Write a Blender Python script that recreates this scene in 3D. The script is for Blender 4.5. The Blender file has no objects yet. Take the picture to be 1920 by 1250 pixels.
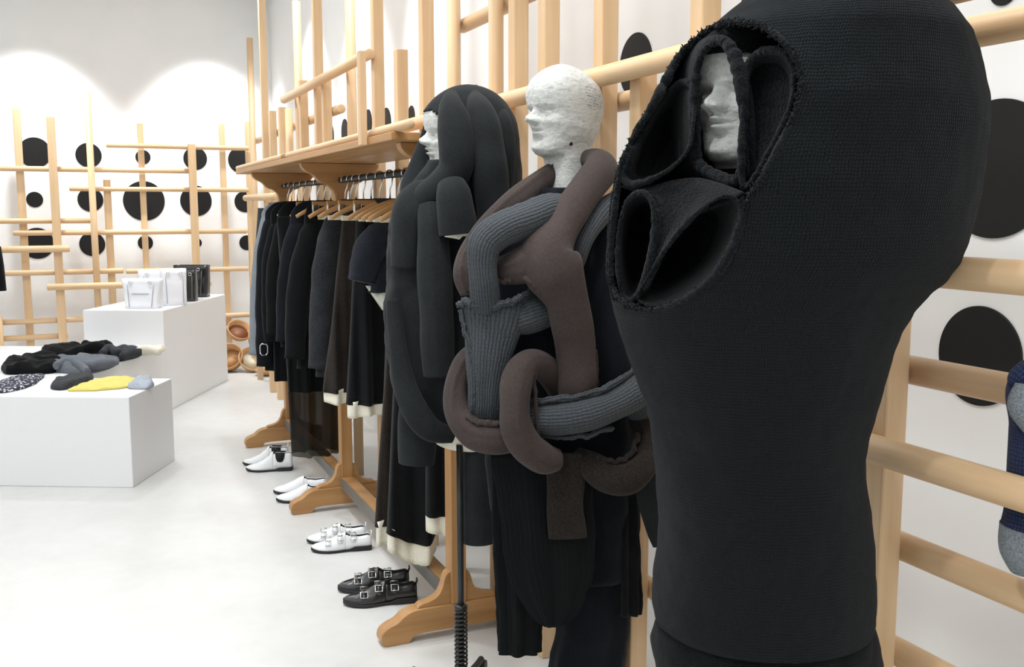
import bpy, bmesh, math, random
from mathutils import Vector, Matrix, noise
C = bpy.context.scene.collection
PI = math.pi
rnd = random.Random(7)
# ------------------------------------------------------------------ camera
FPX, CX, CY, CAMZ = 1850.0, 960.0, 625.0, 1.4
YAW, PITCH = math.radians(23.35), math.radians(7.24)
FH = Vector((math.sin(YAW), math.cos(YAW), 0)); RT = Vector((math.cos(YAW), -math.sin(YAW), 0)); UZ = Vector((0, 0, 1))
FW = FH*math.cos(PITCH) - UZ*math.sin(PITCH); UPV = FH*math.sin(PITCH) + UZ*math.cos(PITCH)
EYE = Vector((0, 0, CAMZ))
def ray(px, py): return FW + RT*((px-CX)/FPX) - UPV*((py-CY)/FPX)
def P(px, py, d):                       # survey point: at horizontal distance d along the viewing direction
    r = ray(px, py); return EYE + r*(d/r.dot(FH))
def onX(px, py, X):
    r = ray(px, py); return EYE + r*(X/r.x)
def onY(px, py, Y):
    r = ray(px, py); return EYE + r*(Y/r.y)
def onZ(px, py, Z):
    r = ray(px, py); return EYE + r*((Z-CAMZ)/r.z)
def proj(p):
    v = Vector(p)-EYE; z = v.dot(FW); return CX+FPX*v.dot(RT)/z, CY-FPX*v.dot(UPV)/z
cam = bpy.data.cameras.new('camera'); camo = bpy.data.objects.new('camera', cam); C.objects.link(camo)
camo.location = EYE; camo.rotation_euler = (PI/2-PITCH, 0, -YAW)
cam.sensor_width = 36; cam.sensor_fit = 'HORIZONTAL'; cam.lens = FPX/1920*36; cam.clip_start = 0.05
bpy.context.scene.camera = camo
# ------------------------------------------------------------------ materials
def s2l(c):
    return tuple(((x/255)/12.92 if x/255 <= .04045 else ((x/255+.055)/1.055)**2.4) for x in c)
class NT:
    def __init__(s, name, rough=.6, spec=.5):
        s.m = bpy.data.materials.new(name); s.m.use_nodes = True; s.t = s.m.node_tree
        s.b = s.t.nodes['Principled BSDF']; s.b.inputs['Roughness'].default_value = rough
        s.b.inputs['Specular IOR Level'].default_value = spec
    def n(s, typ, **kw):
        o = s.t.nodes.new(typ)
        for k, v in kw.items():
            if k.startswith('i_'):
                key = k[2:]; key = int(key) if key.isdigit() else key.replace('_', ' ')
                o.inputs[key].default_value = v
            else: setattr(o, k, v)
        return o
    def l(s, a, b): s.t.links.new(a, b)
    def coord(s, scale, kind='Object'):
        tc = s.n('ShaderNodeTexCoord'); mp = s.n('ShaderNodeMapping'); mp.inputs['Scale'].default_value = scale
        s.l(tc.outputs[kind], mp.inputs['Vector']); return mp.outputs['Vector']
    def noise(s, vec, scale, detail=3, rough=.5):
        o = s.n('ShaderNodeTexNoise'); o.inputs['Scale'].default_value = scale; o.inputs['Detail'].default_value = detail
        o.inputs['Roughness'].default_value = rough; s.l(vec, o.inputs['Vector']); return o.outputs['Fac']
    def ramp(s, fac, stops):
        o = s.n('ShaderNodeValToRGB'); e = o.color_ramp.elements
        while len(e) < len(stops): e.new(.5)
        for k, (p, c) in enumerate(stops):
            e[k].position = p; e[k].color = (*s2l(c), 1)
        s.l(fac, o.inputs['Fac']); return o.outputs['Color']
    def color(s, sock): s.l(sock, s.b.inputs['Base Color'])
    def bump(s, h, strength=.3, dist=.002):
        o = s.n('ShaderNodeBump'); o.inputs['Strength'].default_value = strength; o.inputs['Distance'].default_value = dist
        s.l(h, o.inputs['Height']); s.l(o.outputs['Normal'], s.b.inputs['Normal'])
    def math(s, op, a, b=None):
        o = s.n('ShaderNodeMath', operation=op)
        for k, v in enumerate((a, b)):
            if v is None: continue
            if isinstance(v, (int, float)): o.inputs[k].default_value = v
            else: s.l(v, o.inputs[k])
        return o.outputs[0]
def plain(name, c, rough=.6, spec=.5, metal=0):
    k = NT(name, rough, spec); k.b.inputs['Base Color'].default_value = (*s2l(c), 1); k.b.inputs['Metallic'].default_value = metal
    v = k.coord((1, 1, 1)); f = k.noise(v, 30, 2); mr = k.math('MULTIPLY_ADD', f, .12); mr.node.inputs[2].default_value = max(0, rough-.06)
    k.l(mr, k.b.inputs['Roughness']); return k.m
def wood(name, axis, lo, mid, hi, rough=.42):
    k = NT(name, rough, .4); sc = [26, 26, 26]; sc['xyz'.index(axis)] = 1.3
    v = k.coord(tuple(sc)); f = k.noise(v, 1.0, 5, .6); k.color(k.ramp(f, [(.25, lo), (.52, mid), (.8, hi)]))
    k.bump(f, .06, .001); return k.m
def fabric(name, c1, c2, scale=260, rough=.95, bump=.35, dist=.002, big=True):
    k = NT(name, rough, .12); v = k.coord((1, 1, 1)); f = k.noise(v, scale, 2, .7); g = k.noise(v, 9, 3)
    mix = k.math('ADD', k.math('MULTIPLY', f, .8), k.math('MULTIPLY', g, .2))
    k.color(k.ramp(mix, [(.38, c1), (.62, c2)])); k.bump(f, bump, dist)
    k.b.inputs['Sheen Weight'].default_value = .06; k.b.inputs['Sheen Roughness'].default_value = .5
    return k.m
def knit(name, c1, c2, fu, fv, rough=.95, strength=.7, dist=.003, zig=True, sheen=.06, vw=1.0, nw=.35):
    k = NT(name, rough, .12); tc = k.n('ShaderNodeTexCoord'); sp = k.n('ShaderNodeSeparateXYZ'); k.l(tc.outputs['UV'], sp.inputs[0])
    ob = k.coord((1, 1, 1)); nz = k.noise(ob, 60, 2); n2 = k.noise(ob, 500, 2)
    u = k.math('ADD', sp.outputs[0], k.math('MULTIPLY', nz, .006)); v = k.math('ADD', sp.outputs[1], k.math('MULTIPLY', nz, .006))
    a = k.math('ABSOLUTE', k.math('SINE', k.math('MULTIPLY', u, fu)))
    if zig:
        vv = k.math('ADD', k.math('MULTIPLY', v, fv), k.math('MULTIPLY', a, 1.1))
        b = k.math('ABSOLUTE', k.math('SINE', vv)); h = k.math('MULTIPLY', k.math('POWER', a, .6), k.math('ADD', k.math('MULTIPLY', k.math('POWER', b, .6), vw), 1-vw))
    else:
        h = a
    hh = k.math('ADD', k.math('MULTIPLY', h, .8), k.math('MULTIPLY', n2, nw))
    k.color(k.ramp(hh, [(.2, c1), (.85, c2)])); k.bump(h, strength, dist)
    k.b.inputs['Sheen Weight'].default_value = sheen; k.b.inputs['Sheen Roughness'].default_value = .5
    return k.m
M = {}
for ax in 'xyz':
    M['maple_'+ax] = wood('maple_'+ax, ax, (206, 169, 127), (219, 186, 146), (229, 200, 163))
    M['oak_'+ax] = wood('oak_'+ax, ax, (160, 116, 70), (178, 134, 86), (192, 150, 101))
k = NT('wall_paint', .8, .3); f = k.noise(k.coord((1, 1, 1)), 3, 3); k.color(k.ramp(f, [(.3, (240, 240, 240)), (.7, (244, 244, 243))])); M['wall'] = k.m
k = NT('floor_concrete', .33, .4); v = k.coord((1, 1, 1)); f = k.noise(v, 1.6, 6, .62); g = k.noise(v, 14, 4)
mx = k.math('ADD', k.math('MULTIPLY', f, .75), k.math('MULTIPLY', g, .25)); k.color(k.ramp(mx, [(.3, (205, 205, 203)), (.5, (214, 214, 212)), (.7, (221, 222, 221))]))
k.l(k.math('MULTIPLY_ADD', f, .3), k.b.inputs['Roughness']); k.b.inputs['Roughness'].links[0].from_node.inputs[2].default_value = .2; M['floor'] = k.m
M['podium'] = plain('podium_lacquer', (240, 240, 241), .45)
M['vinyl'] = plain('black_vinyl', (21, 22, 23), .6, .3)
M['cocoon'] = knit('black_chunky_knit', (3, 4, 5), (26, 30, 33), 840, 640, strength=.6, dist=.003, sheen=.04)
M['cocoon_rib'] = knit('black_rib_knit', (4, 5, 6), (18, 21, 23), 840, 640, strength=.5, dist=.003, sheen=.04)
M['black_fuzz'] = fabric('black_fuzzy_wool', (5, 6, 7), (24, 28, 31), 240, bump=.9, dist=.004)
M['charcoal'] = fabric('charcoal_felt', (19, 21, 22), (50, 53, 55), 800, bump=.5, dist=.0012)
M['brown'] = fabric('brown_felt', (48, 41, 39), (80, 70, 67), 700, bump=.4, dist=.0012)
M['brown_dark'] = fabric('dark_brown_wool', (28, 24, 22), (48, 42, 38), 260)
M['grey_knit'] = knit('grey_blue_knit', (10, 11, 13), (72, 76, 80), 400, 330, strength=.6, dist=.004, vw=.5, nw=.7)
M['navy_suit'] = fabric('navy_black_suiting', (10, 12, 16), (23, 26, 33), 400, bump=.2)
k = NT('pinstripe_suiting', .9, .15); tc = k.n('ShaderNodeTexCoord'); sp = k.n('ShaderNodeSeparateXYZ'); k.l(tc.outputs['UV'], sp.inputs[0])
a = k.math('ABSOLUTE', k.math('SINE', k.math('MULTIPLY', sp.outputs[0], 260))); k.color(k.ramp(a, [(.93, (12, 14, 15)), (.99, (20, 23, 25))])); M['pinstripe'] = k.m
M['black'] = fabric('black_wool', (7, 8, 9), (20, 21, 23), 300)
M['black_blue'] = fabric('blue_black_wool', (11, 13, 17), (26, 29, 34), 300)
M['tweed'] = fabric('grey_tweed', (16, 17, 20), (64, 65, 70), 420, bump=.8, dist=.003)
M['navy_tweed'] = knit('navy_woven_tweed', (12, 14, 20), (52, 57, 66), 700, 500, dist=.003)
M['slate'] = fabric('slate_cotton', (52, 60, 64), (76, 84, 88), 300)
M['greyblue'] = fabric('grey_blue_cotton', (120, 128, 136), (150, 157, 164), 300)
M['cream'] = fabric('cream_cotton', (224, 219, 200), (240, 236, 220), 200, bump=.2)
M['satin'] = plain('silvery_satin', (196, 196, 182), .25, .7)
M['midgrey'] = fabric('mid_grey_cotton', (92, 97, 105), (120, 125, 133), 200)
M['dkgrey'] = fabric('dark_grey_cotton', (50, 52, 56), (70, 73, 77), 200)
M['yellow'] = fabric('yellow_knit', (226, 210, 110), (240, 226, 140), 300)
M['paleblue'] = fabric('pale_grey_blue_knit', (164, 172, 184), (188, 195, 206), 300)
k = NT('speckled_print', .9, .2); v = k.coord((1, 1, 1)); vo = k.n('ShaderNodeTexVoronoi'); vo.inputs['Scale'].default_value = 55; k.l(v, vo.inputs['Vector'])
k.color(k.ramp(vo.outputs['Distance'], [(.25, (226, 226, 232)), (.4, (62, 62, 76))])); M['print'] = k.m
M['navy_knit'] = knit('navy_knit', (22, 28, 50), (50, 60, 92), 600, 500, dist=.002)
M['grey_marl'] = fabric('grey_marl', (98, 104, 110), (140, 146, 150), 300)
M['white_leather'] = plain('white_leather', (238, 239, 241), .22, .6)
M['black_leather'] = plain('black_leather', (22, 23, 24), .25, .7)
M['sole'] = plain('black_rubber_sole', (28, 28, 28), .6)
M['lining'] = plain('black_lining', (18, 18, 20), .8)
M['tan_lining'] = plain('pale_insole', (200, 170, 140), .7)
M['chrome'] = plain('polished_steel', (210, 210, 208), .2, .5, 1)
M['grey_metal'] = plain('grey_steel', (120, 117, 110), .5, .5, .3)
M['black_metal'] = plain('black_painted_steel', (26, 28, 29), .42, .5)
M['ink'] = plain('newsprint_ink', (120, 122, 124), .9)
M['bag_white'] = plain('white_patent_bag', (240, 241, 246), .3, .5)
M['stitch'] = plain('grey_stitching', (176, 178, 188), .6)
M['bowl'] = wood('tan_bowl_leather', 'x', (176, 132, 90), (200, 156, 110), (216, 176, 130), .6)
M['bowl_pale'] = plain('pale_bowl_glaze', (226, 216, 190), .5)
M['brown_leather'] = plain('brown_leather', (150, 104, 80), .6)
k = NT('papier_mache', .75, .3); v = k.coord((1, 1, 1)); vo = k.n('ShaderNodeTexVoronoi', feature='DISTANCE_TO_EDGE'); vo.inputs['Scale'].default_value = 30
wv = k.n('ShaderNodeVectorMath', operation='ADD'); nn = k.n('ShaderNodeTexNoise'); nn.inputs['Scale'].default_value = 14; k.l(v, nn.inputs['Vector'])
sc_ = k.n('ShaderNodeVectorMath', operation='SCALE'); sc_.inputs['Scale'].default_value = .16; k.l(nn.outputs['Color'], sc_.inputs[0])
k.l(v, wv.inputs[0]); k.l(sc_.outputs[0], wv.inputs[1]); k.l(wv.outputs[0], vo.inputs['Vector'])
e = k.math('MINIMUM', vo.outputs['Distance'], .05); st = k.noise(k.coord((42, 60, 90)), 1.6, 5, .7)
hh = k.math('ADD', k.math('MULTIPLY', e, 3.2), k.math('MULTIPLY', st, 1.1))
k.color(k.ramp(st, [(.28, (176, 177, 172)), (.48, (208, 209, 205)), (.75, (222, 223, 220))])); k.bump(hh, .7, .0035); M['mache'] = k.m
k = NT('sheer_black', .8, .2); v = k.coord((1, 1, 1)); f = k.noise(v, 5, 2)
tr = k.n('ShaderNodeBsdfTransparent'); tr.inputs[0].default_value = (.7, .68, .62, 1); mxs = k.n('ShaderNodeMixShader')
k.b.inputs['Base Color'].default_value = (*s2l((26, 26, 25)), 1)
k.l(k.math('MULTIPLY_ADD', f, .35), mxs.inputs[0]); mxs.inputs[0].links[0].from_node.inputs[2].default_value = .55
k.l(tr.outputs[0], mxs.inputs[1]); k.l(k.b.outputs[0], mxs.inputs[2]); k.l(mxs.outputs[0], k.t.nodes['Material Output'].inputs['Surface']); M['sheer'] = k.m
# ------------------------------------------------------------------ objects
def tag(o, label=None, cat=None, group=None, kind=None):
    if label: o['label'] = label
    if cat: o['category'] = cat
    if group: o['group'] = group
    if kind: o['kind'] = kind
    return o
def thing(name, label, cat, loc, rotz=0, group=None):
    o = bpy.data.objects.new(name, None); C.objects.link(o); o.location = loc; o.rotation_euler = (0, 0, rotz)
    o.empty_display_size = .1
    return tag(o, label, cat, group)
class MB:
    """collects geometry; build() links it as one mesh object"""
    def __init__(s): s.v = []; s.f = []; s.uv = []; s.flat = set()
    def add(s, vs, fs, uvs=None, flat=False):
        b = len(s.v); s.v += [Vector(p) for p in vs]
        for k, f in enumerate(fs):
            if flat: s.flat.add(len(s.f))
            s.f.append([b+i for i in f]); s.uv.append(uvs[k] if uvs else [(0, 0)]*len(f))
        return s
    def loft(s, rings, closed=True, cap0=True, cap1=True, flat=False):
        m, n = len(rings), len(rings[0]); vs = [p for r in rings for p in r]; fs = []; uvs = []
        vl = [0]
        for i in range(1, m): vl.append(vl[-1]+sum((Vector(rings[i][j])-Vector(rings[i-1][j])).length for j in range(0, n, max(1, n//8)))/len(range(0, n, max(1, n//8))))
        mid = rings[m//2]; ul = [0]
        for j in range(1, n+1): ul.append(ul[-1]+(Vector(mid[j % n])-Vector(mid[j-1])).length)
        for i in range(m-1):
            for j in range(n if closed else n-1):
                j2 = (j+1) % n
                fs.append((i*n+j, i*n+j2, (i+1)*n+j2, (i+1)*n+j))
                uvs.append([(ul[j], vl[i]), (ul[j+1], vl[i]), (ul[j+1], vl[i+1]), (ul[j], vl[i+1])])
        if closed and cap0: fs.append(tuple(range(n-1, -1, -1))); uvs.append([(0, 0)]*n)
        if closed and cap1: fs.append(tuple((m-1)*n+j for j in range(n))); uvs.append([(0, 0)]*n)
        return s.add(vs, fs, uvs, flat)
    def box(s, c, size, rz=0):
        c = Vector(c); R = Matrix.Rotation(rz, 3, 'Z'); h = Vector(size)/2
        vs = [c+R@Vector((h.x*a, h.y*b, h.z*d)) for d in (-1, 1) for a, b in ((-1, -1), (1, -1), (1, 1), (-1, 1))]
        return s.add(vs, [(3, 2, 1, 0), (4, 5, 6, 7), (0, 1, 5, 4), (1, 2, 6, 5), (2, 3, 7, 6), (3, 0, 4, 7)], flat=True)
    def prism(s, poly, axis, a, b):
        """poly of (s,t) extruded along axis from a to b; axis 'y': (x,z); 'z': (x,y); 'x': (y,z)"""
        def mk(p, q): return {'y': (p[0], q, p[1]), 'z': (p[0], p[1], q), 'x': (q, p[0], p[1])}[axis]
        n = len(poly); vs = [mk(p, a) for p in poly]+[mk(p, b) for p in poly]
        fs = [tuple(range(n)), tuple(range(2*n-1, n-1, -1))]+[(i+n, (i+1) % n+n, (i+1) % n, i) for i in range(n)]
        return s.add(vs, fs, flat=True)
    def tube(s, path, r, n=16, caps=True, ridge=None, flat=1.0, up=None, seed=0, rough=0):
        pts = [Vector(p) for p in path]; m = len(pts); rr = r if isinstance(r, (list, tuple)) else [r]*m
        T = [(pts[min(i+1, m-1)]-pts[max(i-1, 0)]).normalized() for i in range(m)]
        u = Vector(up) if up else (Vector((0, 0, 1)) if abs(T[0].z) < .9 else Vector((1, 0, 0)))
        rings = []
        for i in range(m):
            u = (u-T[i]*u.dot(T[i])); u.normalize(); w = T[i].cross(u); ring = []
            for j in range(n):
                a = 2*PI*j/n; q = rr[i]
                if ridge:
                    for (a0, wd, hgt) in ridge:
                        d = (a-a0+PI) % (2*PI)-PI; q += hgt*math.exp(-(d/wd)**2)*(1+.6*noise.noise((i*.9, a0*3, seed)))
                p = pts[i]+u*(q*math.cos(a))+w*(q*flat*math.sin(a))
                if rough: p += (p-pts[i]).normalized()*rough*noise.noise(p*11+Vector((seed, 0, 0)))
                ring.append(p)
            rings.append(ring)
        return s.loft(rings, True, caps, caps)
    def cyl(s, a, b, r, n=16): return s.tube([a, b], r, n)
    def lathe(s, prof, n=24, c=(0, 0, 0), cap0=True, cap1=True):
        c = Vector(c)
        return s.loft([[c+Vector((r*math.cos(2*PI*j/n), r*math.sin(2*PI*j/n), z)) for j in range(n)] for r, z in prof], True, cap0, cap1)
    def build(s, name, mat, parent=None, local=False, smooth=True, sub=0, bevel=0, solid=0, base=None):
        me = bpy.data.meshes.new(name)
        off = Vector((0, 0, 0))
        root = parent
        while root is not None and root.parent is not None: root = root.parent
        if not local: off = Vector(root.location) if root is not None else (Vector(base) if base is not None else Vector((0, 0, 0)))
        me.from_pydata([tuple(p-off) for p in s.v], [], s.f)
        uvl = me.uv_layers.new(name='UVMap'); k = 0; buf = []
        for u in s.uv:
            for a in u: buf += [a[0], a[1]]
        uvl.data.foreach_set('uv', buf)
        me.polygons.foreach_set('use_smooth', [smooth and (i not in s.flat) for i in range(len(s.f))])
        me.validate(); me.update()
        bm = bmesh.new(); bm.from_mesh(me); bmesh.ops.recalc_face_normals(bm, faces=bm.faces); bm.to_mesh(me); bm.free()
        o = bpy.data.objects.new(name, me); C.objects.link(o); me.materials.append(M[mat] if isinstance(mat, str) else mat)
        if parent is not None: o.parent = parent
        elif base is not None: o.location = base
        if solid: md = o.modifiers.new('solid', 'SOLIDIFY'); md.thickness = solid; md.offset = 0
        if bevel: md = o.modifiers.new('bevel', 'BEVEL'); md.width = bevel; md.segments = 2; md.limit_method = 'ANGLE'
        if sub: md = o.modifiers.new('sub', 'SUBSURF'); md.levels = sub; md.render_levels = sub
        return o
def spline(ctrl, k=8):
    """Catmull-Rom through tuples of any length"""
    n = len(ctrl); out = []
    for i in range(n-1):
        p0, p1, p2, p3 = ctrl[max(i-1, 0)], ctrl[i], ctrl[i+1], ctrl[min(i+2, n-1)]
        for q in range(k):
            t = q/k
            out.append(tuple(.5*(2*b+(-a+c)*t+(2*a-5*b+4*c-d)*t*t+(-a+3*b-3*c+d)*t**3) for a, b, c, d in zip(p0, p1, p2, p3)))
    out.append(tuple(ctrl[-1])); return out
def cspline(ctrl, k=6):
    n = len(ctrl); out = []
    for i in range(n):
        p0, p1, p2, p3 = (ctrl[(i+j-1) % n] for j in range(4))
        for q in range(k):
            t = q/k
            out.append(tuple(.5*(2*b+(-a+c)*t+(2*a-5*b+4*c-d)*t*t+(-a+3*b-3*c+d)*t**3) for a, b, c, d in zip(p0, p1, p2, p3)))
    return out
def lerp(a, b, t): return a+(b-a)*t
def interp(tab, x):
    if x <= tab[0][0]: return tab[0][1:]
    for a, b in zip(tab, tab[1:]):
        if x <= b[0]:
            t = (x-a[0])/(b[0]-a[0]) if b[0] != a[0] else 0; t = t*t*(3-2*t)*.35+t*.65
            return tuple(lerp(p, q, t) for p, q in zip(a[1:], b[1:]))
    return tab[-1][1:]
def inpoly(x, y, poly):
    c = False; n = len(poly)
    for i in range(n):
        x1, y1 = poly[i][:2]; x2, y2 = poly[i-1][:2]
        if (y1 > y) != (y2 > y) and x < (x2-x1)*(y-y1)/(y2-y1)+x1: c = not c
    return c
def fbm(p, s, o=0): return noise.fractal(Vector(p)*s+Vector((o, o*.7, -o)), 1, 2, 3)
def copy_tree(o, parent=None):
    c = o.copy(); C.objects.link(c)
    if parent is not None: c.parent = parent
    for ch in list(o.children): copy_tree(ch, c)
    return c
# ================================================================== room
WALLX, BACKY, CEIL, LEFTX, REARY = 1.64, 9.35, 3.3, -6.2, -3.0
def slab(name, c, size, mat):
    o = MB().box(c, size).build(name, mat, base=c); tag(o, kind='structure'); return o
cxm, cym = (WALLX+LEFTX)/2, (BACKY+REARY)/2
slab('floor', (cxm, cym, -.05), (WALLX-LEFTX+.4, BACKY-REARY+.4, .1), 'floor')
slab('ceiling', (cxm, cym, CEIL+.05), (WALLX-LEFTX+.4, BACKY-REARY+.4, .1), 'wall')
slab('wall_right', (WALLX+.05, cym, CEIL/2), (.1, BACKY-REARY+.2, CEIL), 'wall')
slab('wall_back', (cxm, BACKY+.05, CEIL/2), (WALLX-LEFTX+.2, .1, CEIL), 'wall')
slab('wall_left', (LEFTX-.05, cym, CEIL/2), (.1, BACKY-REARY+.2, CEIL), 'wall')
slab('wall_front', (cxm, REARY-.05, CEIL/2), (WALLX-LEFTX+.2, .1, CEIL), 'wall')
# ------------------------------------------------------------------ black wall discs
def disc(c, r, axis, label):
    mb = MB(); c = Vector(c); n = 64
    a, b = (Vector((1, 0, 0)), Vector((0, 0, 1))) if axis == 'y' else (Vector((0, 1, 0)), Vector((0, 0, 1)))
    nn = Vector((0, -1, 0)) if axis == 'y' else Vector((-1, 0, 0))
    rings = [[c+nn*d+(a*math.cos(2*PI*j/n)+b*math.sin(2*PI*j/n))*rr for j in range(n)] for d, rr in ((.0005, r), (.004, r), (.005, r-.001))]
    mb.loft(rings); o = mb.build('wall_disc', 'vinyl', base=c, smooth=False)
    tag(o, label, 'wall disc', 'black discs on the '+('back' if axis == 'y' else 'right')+' wall')
CN = ['first', 'second', 'third', 'fourth', 'fifth']
SZ = lambda d: 'tiny' if d < 22 else 'small' if d < 33 else 'mid-sized' if d < 48 else 'large' if d < 65 else 'huge'
rows = [('top', [(65, 286, 57), (166, 291, 46), (268, 294.5, 27), (366, 297, 43), (453, 300, 50)]),
        ('middle', [(65, 374, 29), (169.5, 374, 45), (270, 376.5, 74), (367.5, 376.5, 57), (460, 378, 40)]),
        ('bottom', [(70, 456, 58), (173, 457.5, 45), (272.7, 455, 27), (369.6, 455, 17), (463, 455, 28)])]
for rn, r in rows:
    for i, (x, y, d) in enumerate(r):
        c = onY(x, y, BACKY); e = onY(x, y+d/2, BACKY)
        disc(c, abs(c.z-e.z), 'y', '%s black disc on the back wall, %s from the left in the %s row' % (SZ(d), CN[i], rn))
for (x, y, h, lab) in [(1837, 667, 187, 'large black disc on right wall low behind the rods, right of cocoon knit'),
                       (1868, 317, 260, 'huge black disc on right wall half hidden by the black cocoon knit'),
                       (1884, -22, 64, 'black disc cut by the top right corner of the photo'),
                       (1193, 122, 120, 'black disc on right wall crossed by the thick rod, right of the bare white head'),
                       (971, 160, 76, 'black disc on right wall just left of the bare white head'),
                       (893, 176, 34, 'small black disc on right wall just above the charcoal hood'),
                       (772, 218, 40, 'black disc on right wall, nearest left of the hooded white face'),
                       (725, 232, 60, 'black disc on right wall behind the shelf fence, second left of hooded face'),
                       (691, 230, 50, 'black disc on right wall peeking beside the short square fence post'),
                       (647, 248, 50, 'black disc on right wall showing as a sliver above the shelf rail'),
                       (621, 256, 46, 'black disc sliver on right wall, farthest above the shelf rail')]:
    c = onX(x, y, WALLX); e = onX(x, y+h/2, WALLX); disc(c, abs(c.z-e.z), 'x', lab)
# ------------------------------------------------------------------ right wall lattice
LX, RF, RB = 1.275, 1.2225, 1.3275
lat = thing('wooden_lattice', 'pale maple lattice of posts and round rods standing along the right wall', 'lattice', (LX, 4.4, 0))
def post(parent, p, w, z0, z1, rd=False, ax='z'):
    mb = MB()
    if rd: mb.cyl((p[0], p[1], z0), (p[0], p[1], z1), w/2, 20)
    else: mb.box((p[0], p[1], (z0+z1)/2), (w, w, z1-z0))
    return mb.build('post', 'maple_z', parent, bevel=0 if rd else .004)
def rod(parent, a, b, r, mat):
    a, b = Vector(a), Vector(b); t = (b-a).normalized(); e = .006
    mb = MB().tube([a, a+t*.001, a+t*e, b-t*e, b-t*.001, b], [r-.006, r-.004, r, r, r-.004, r-.006], 24)
    return mb.build('rod', mat, parent)
def Yat(px, py, X): return onX(px, py, X).y
# (px at sample row, row, top y or None = to ceiling height, width factor, round)
for (px, py, top, rd) in [(472, 200, 67, 1), (492, 60, None, 0), (512, 260, 207, 0), (530, 260, 200, 0), (543, 260, 203, 1), (557, 60, 1, 1), (569, 200, 150, 0), (595, 60, None, 0), (613, 220, 150, 0),
                          (657, 60, None, 1), (707, 60, None, 0), (752, 150, 93, 0), (799, 60, None, 0), (851, 60, None, 1),
                          (930, 60, None, 1), (972, 60, None, 0), (1029, 60, None, 0), (1136, 60, None, 0), (1206, 170, 118, 0),
                          (1322, 60, None, 0), (1660, 800, 470, 0)]:
    y = Yat(px, py, LX); z1 = 3.0 if top is None else onX(px, top, LX).z
    post(lat, (LX, y), .05, 0, z1, rd)
def yrod(X, z, ya, yb, r=.0255): rod(lat, (X, ya, z), (X, yb, z), r, 'maple_y')
yrod(RF, onX(1152, 137, RF).z, .7, 4.35)                                   # thick rod behind the bare head
yrod(RB, 1.68, .7, Yat(1148, 190, RB))
yrod(RB, onX(912, 28, RB).z, 1.6, Yat(866, 46, RB))
yrod(RF, onX(1800, 512, RF).z, .7, 1.95)
yrod(RB, onX(1800, 711, RB).z, .7, Yat(1686, 688, RB))
yrod(RF, onX(1800, 891, RF).z, .7, 1.75)
yrod(RB, onX(1800, 1068, RB).z, .7, 1.95)
yrod(RB, .596, .7, 3.4)
yrod(RB, .405, .7, 5.1)
yrod(RB, onX(563, 233, RB).z, Yat(640, 203, RB), Yat(482, 264, RB))
yrod(RF, onX(610, 145, RF).z, Yat(693, 103, RF), Yat(532, 190, RF))
yrod(RF, onX(466, 371, RF).z, Yat(518, 367, RF), 8.3)
# ------------------------------------------------------------------ back wall lattice
LY = 9.02
bl = thing('wooden_lattice', 'pale wooden grid of posts and rods standing before the back wall', 'lattice', (-3.2, LY, 0))
def bpost(px, top, w, lay, rd=False, bottom=None):
    Y = LY+lay; c = onY(px, top, Y); W = w*(Y*.95)/FPX; x = onY(px, 500, Y).x if False else c.x
    mb = MB(); z0 = 0 if bottom is None else bottom
    if rd: mb.cyl((x, Y, z0), (x, Y, c.z), W/2, 20)
    else: mb.box((x, Y, (z0+c.z)/2), (W, W*.9, c.z-z0))
    mb.build('post', 'maple_z', bl, bevel=0 if rd else .004)
for px, top, w, lay, rd in [(30, 203, 12.5, .055, 0), (94, 219, 14, -.055, 0), (163, 173, 11.5, -.055, 1), (200, 337, 12.5, .055, 0), (262, 231, 10.5, .055, 0),
                            (359, 270, 13.5, -.055, 0), (415, 232, 10.5, .055, 0), (464, 228, 11, .055, 0), (-3, 592, 12, -.055, 1)]: bpost(px, top, w, lay, rd)
for y, x0, x1, lay, w in [(318, -120, 356, 0, 9.5), (275, 199, 466, 0, 9), (355, 130, 466, 0, 8.5), (414, -120, 181, 0, 9.5), (435, 24, 464, 0, 9.5), (467, -60, 131, -.11, 12.5),
                          (510, -120, 232, 0, 10), (506, 236, 466, 0, 9), (534, 88, 396, -.11, 12), (601, -20, 170, 0, 10), (632, -20, 128, 0, 10), (591, 380, 490, 0, 10), (615, 396, 437, 0, 9)]:
    Y = LY+lay; xm = (max(x0, 0)+x1)/2; z = onY(xm, y, Y).z; r = w*Y*.95/FPX/2
    rod(bl, (onY(x0, y, Y).x, Y, z), (onY(x1, y, Y).x, Y, z), r, 'maple_x')
# ------------------------------------------------------------------ podiums
def podium(name, label, A, B, frontw, h, zoff=0):
    """A = near right floor corner, B = far right floor corner, frontw = width to the left"""
    A, B = Vector(A), Vector(B); d = (B-A); d.z = 0; L = d.length; d.normalize(); left = Vector((-d.y, d.x, 0))
    return A, d, left, L
lowA, lowB = onZ(250, 914, 0), onZ(320, 862, 0)
dL = (lowB-lowA); lenL = dL.length
upB = onZ(428, 712, 0)
ddir = Vector((math.sin(YAW+math.atan((1040-960)/FPX)), math.cos(YAW+math.atan((1040-960)/FPX)), 0)); dleft = Vector((-ddir.y, ddir.x, 0))
ROT = -math.atan2(ddir.x, ddir.y)
def block(mb, corner, ln, wd, z0, z1):
    c = Vector(corner)+ddir*(ln/2)+dleft*(wd/2); c.z = (z0+z1)/2; mb.box(c, (wd, ln, z1-z0), ROT)
H1 = .463
lowlen = (lowB-lowA).dot(ddir)
mb = MB(); block(mb, lowA, lowlen, 2.2, 0, H1)
o = mb.build('display_podium', 'podium', base=(lowA.x, lowA.y, 0), bevel=.004); tag(o, 'low white box podium at the front carrying the yellow and speckled pieces', 'podium')
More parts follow.
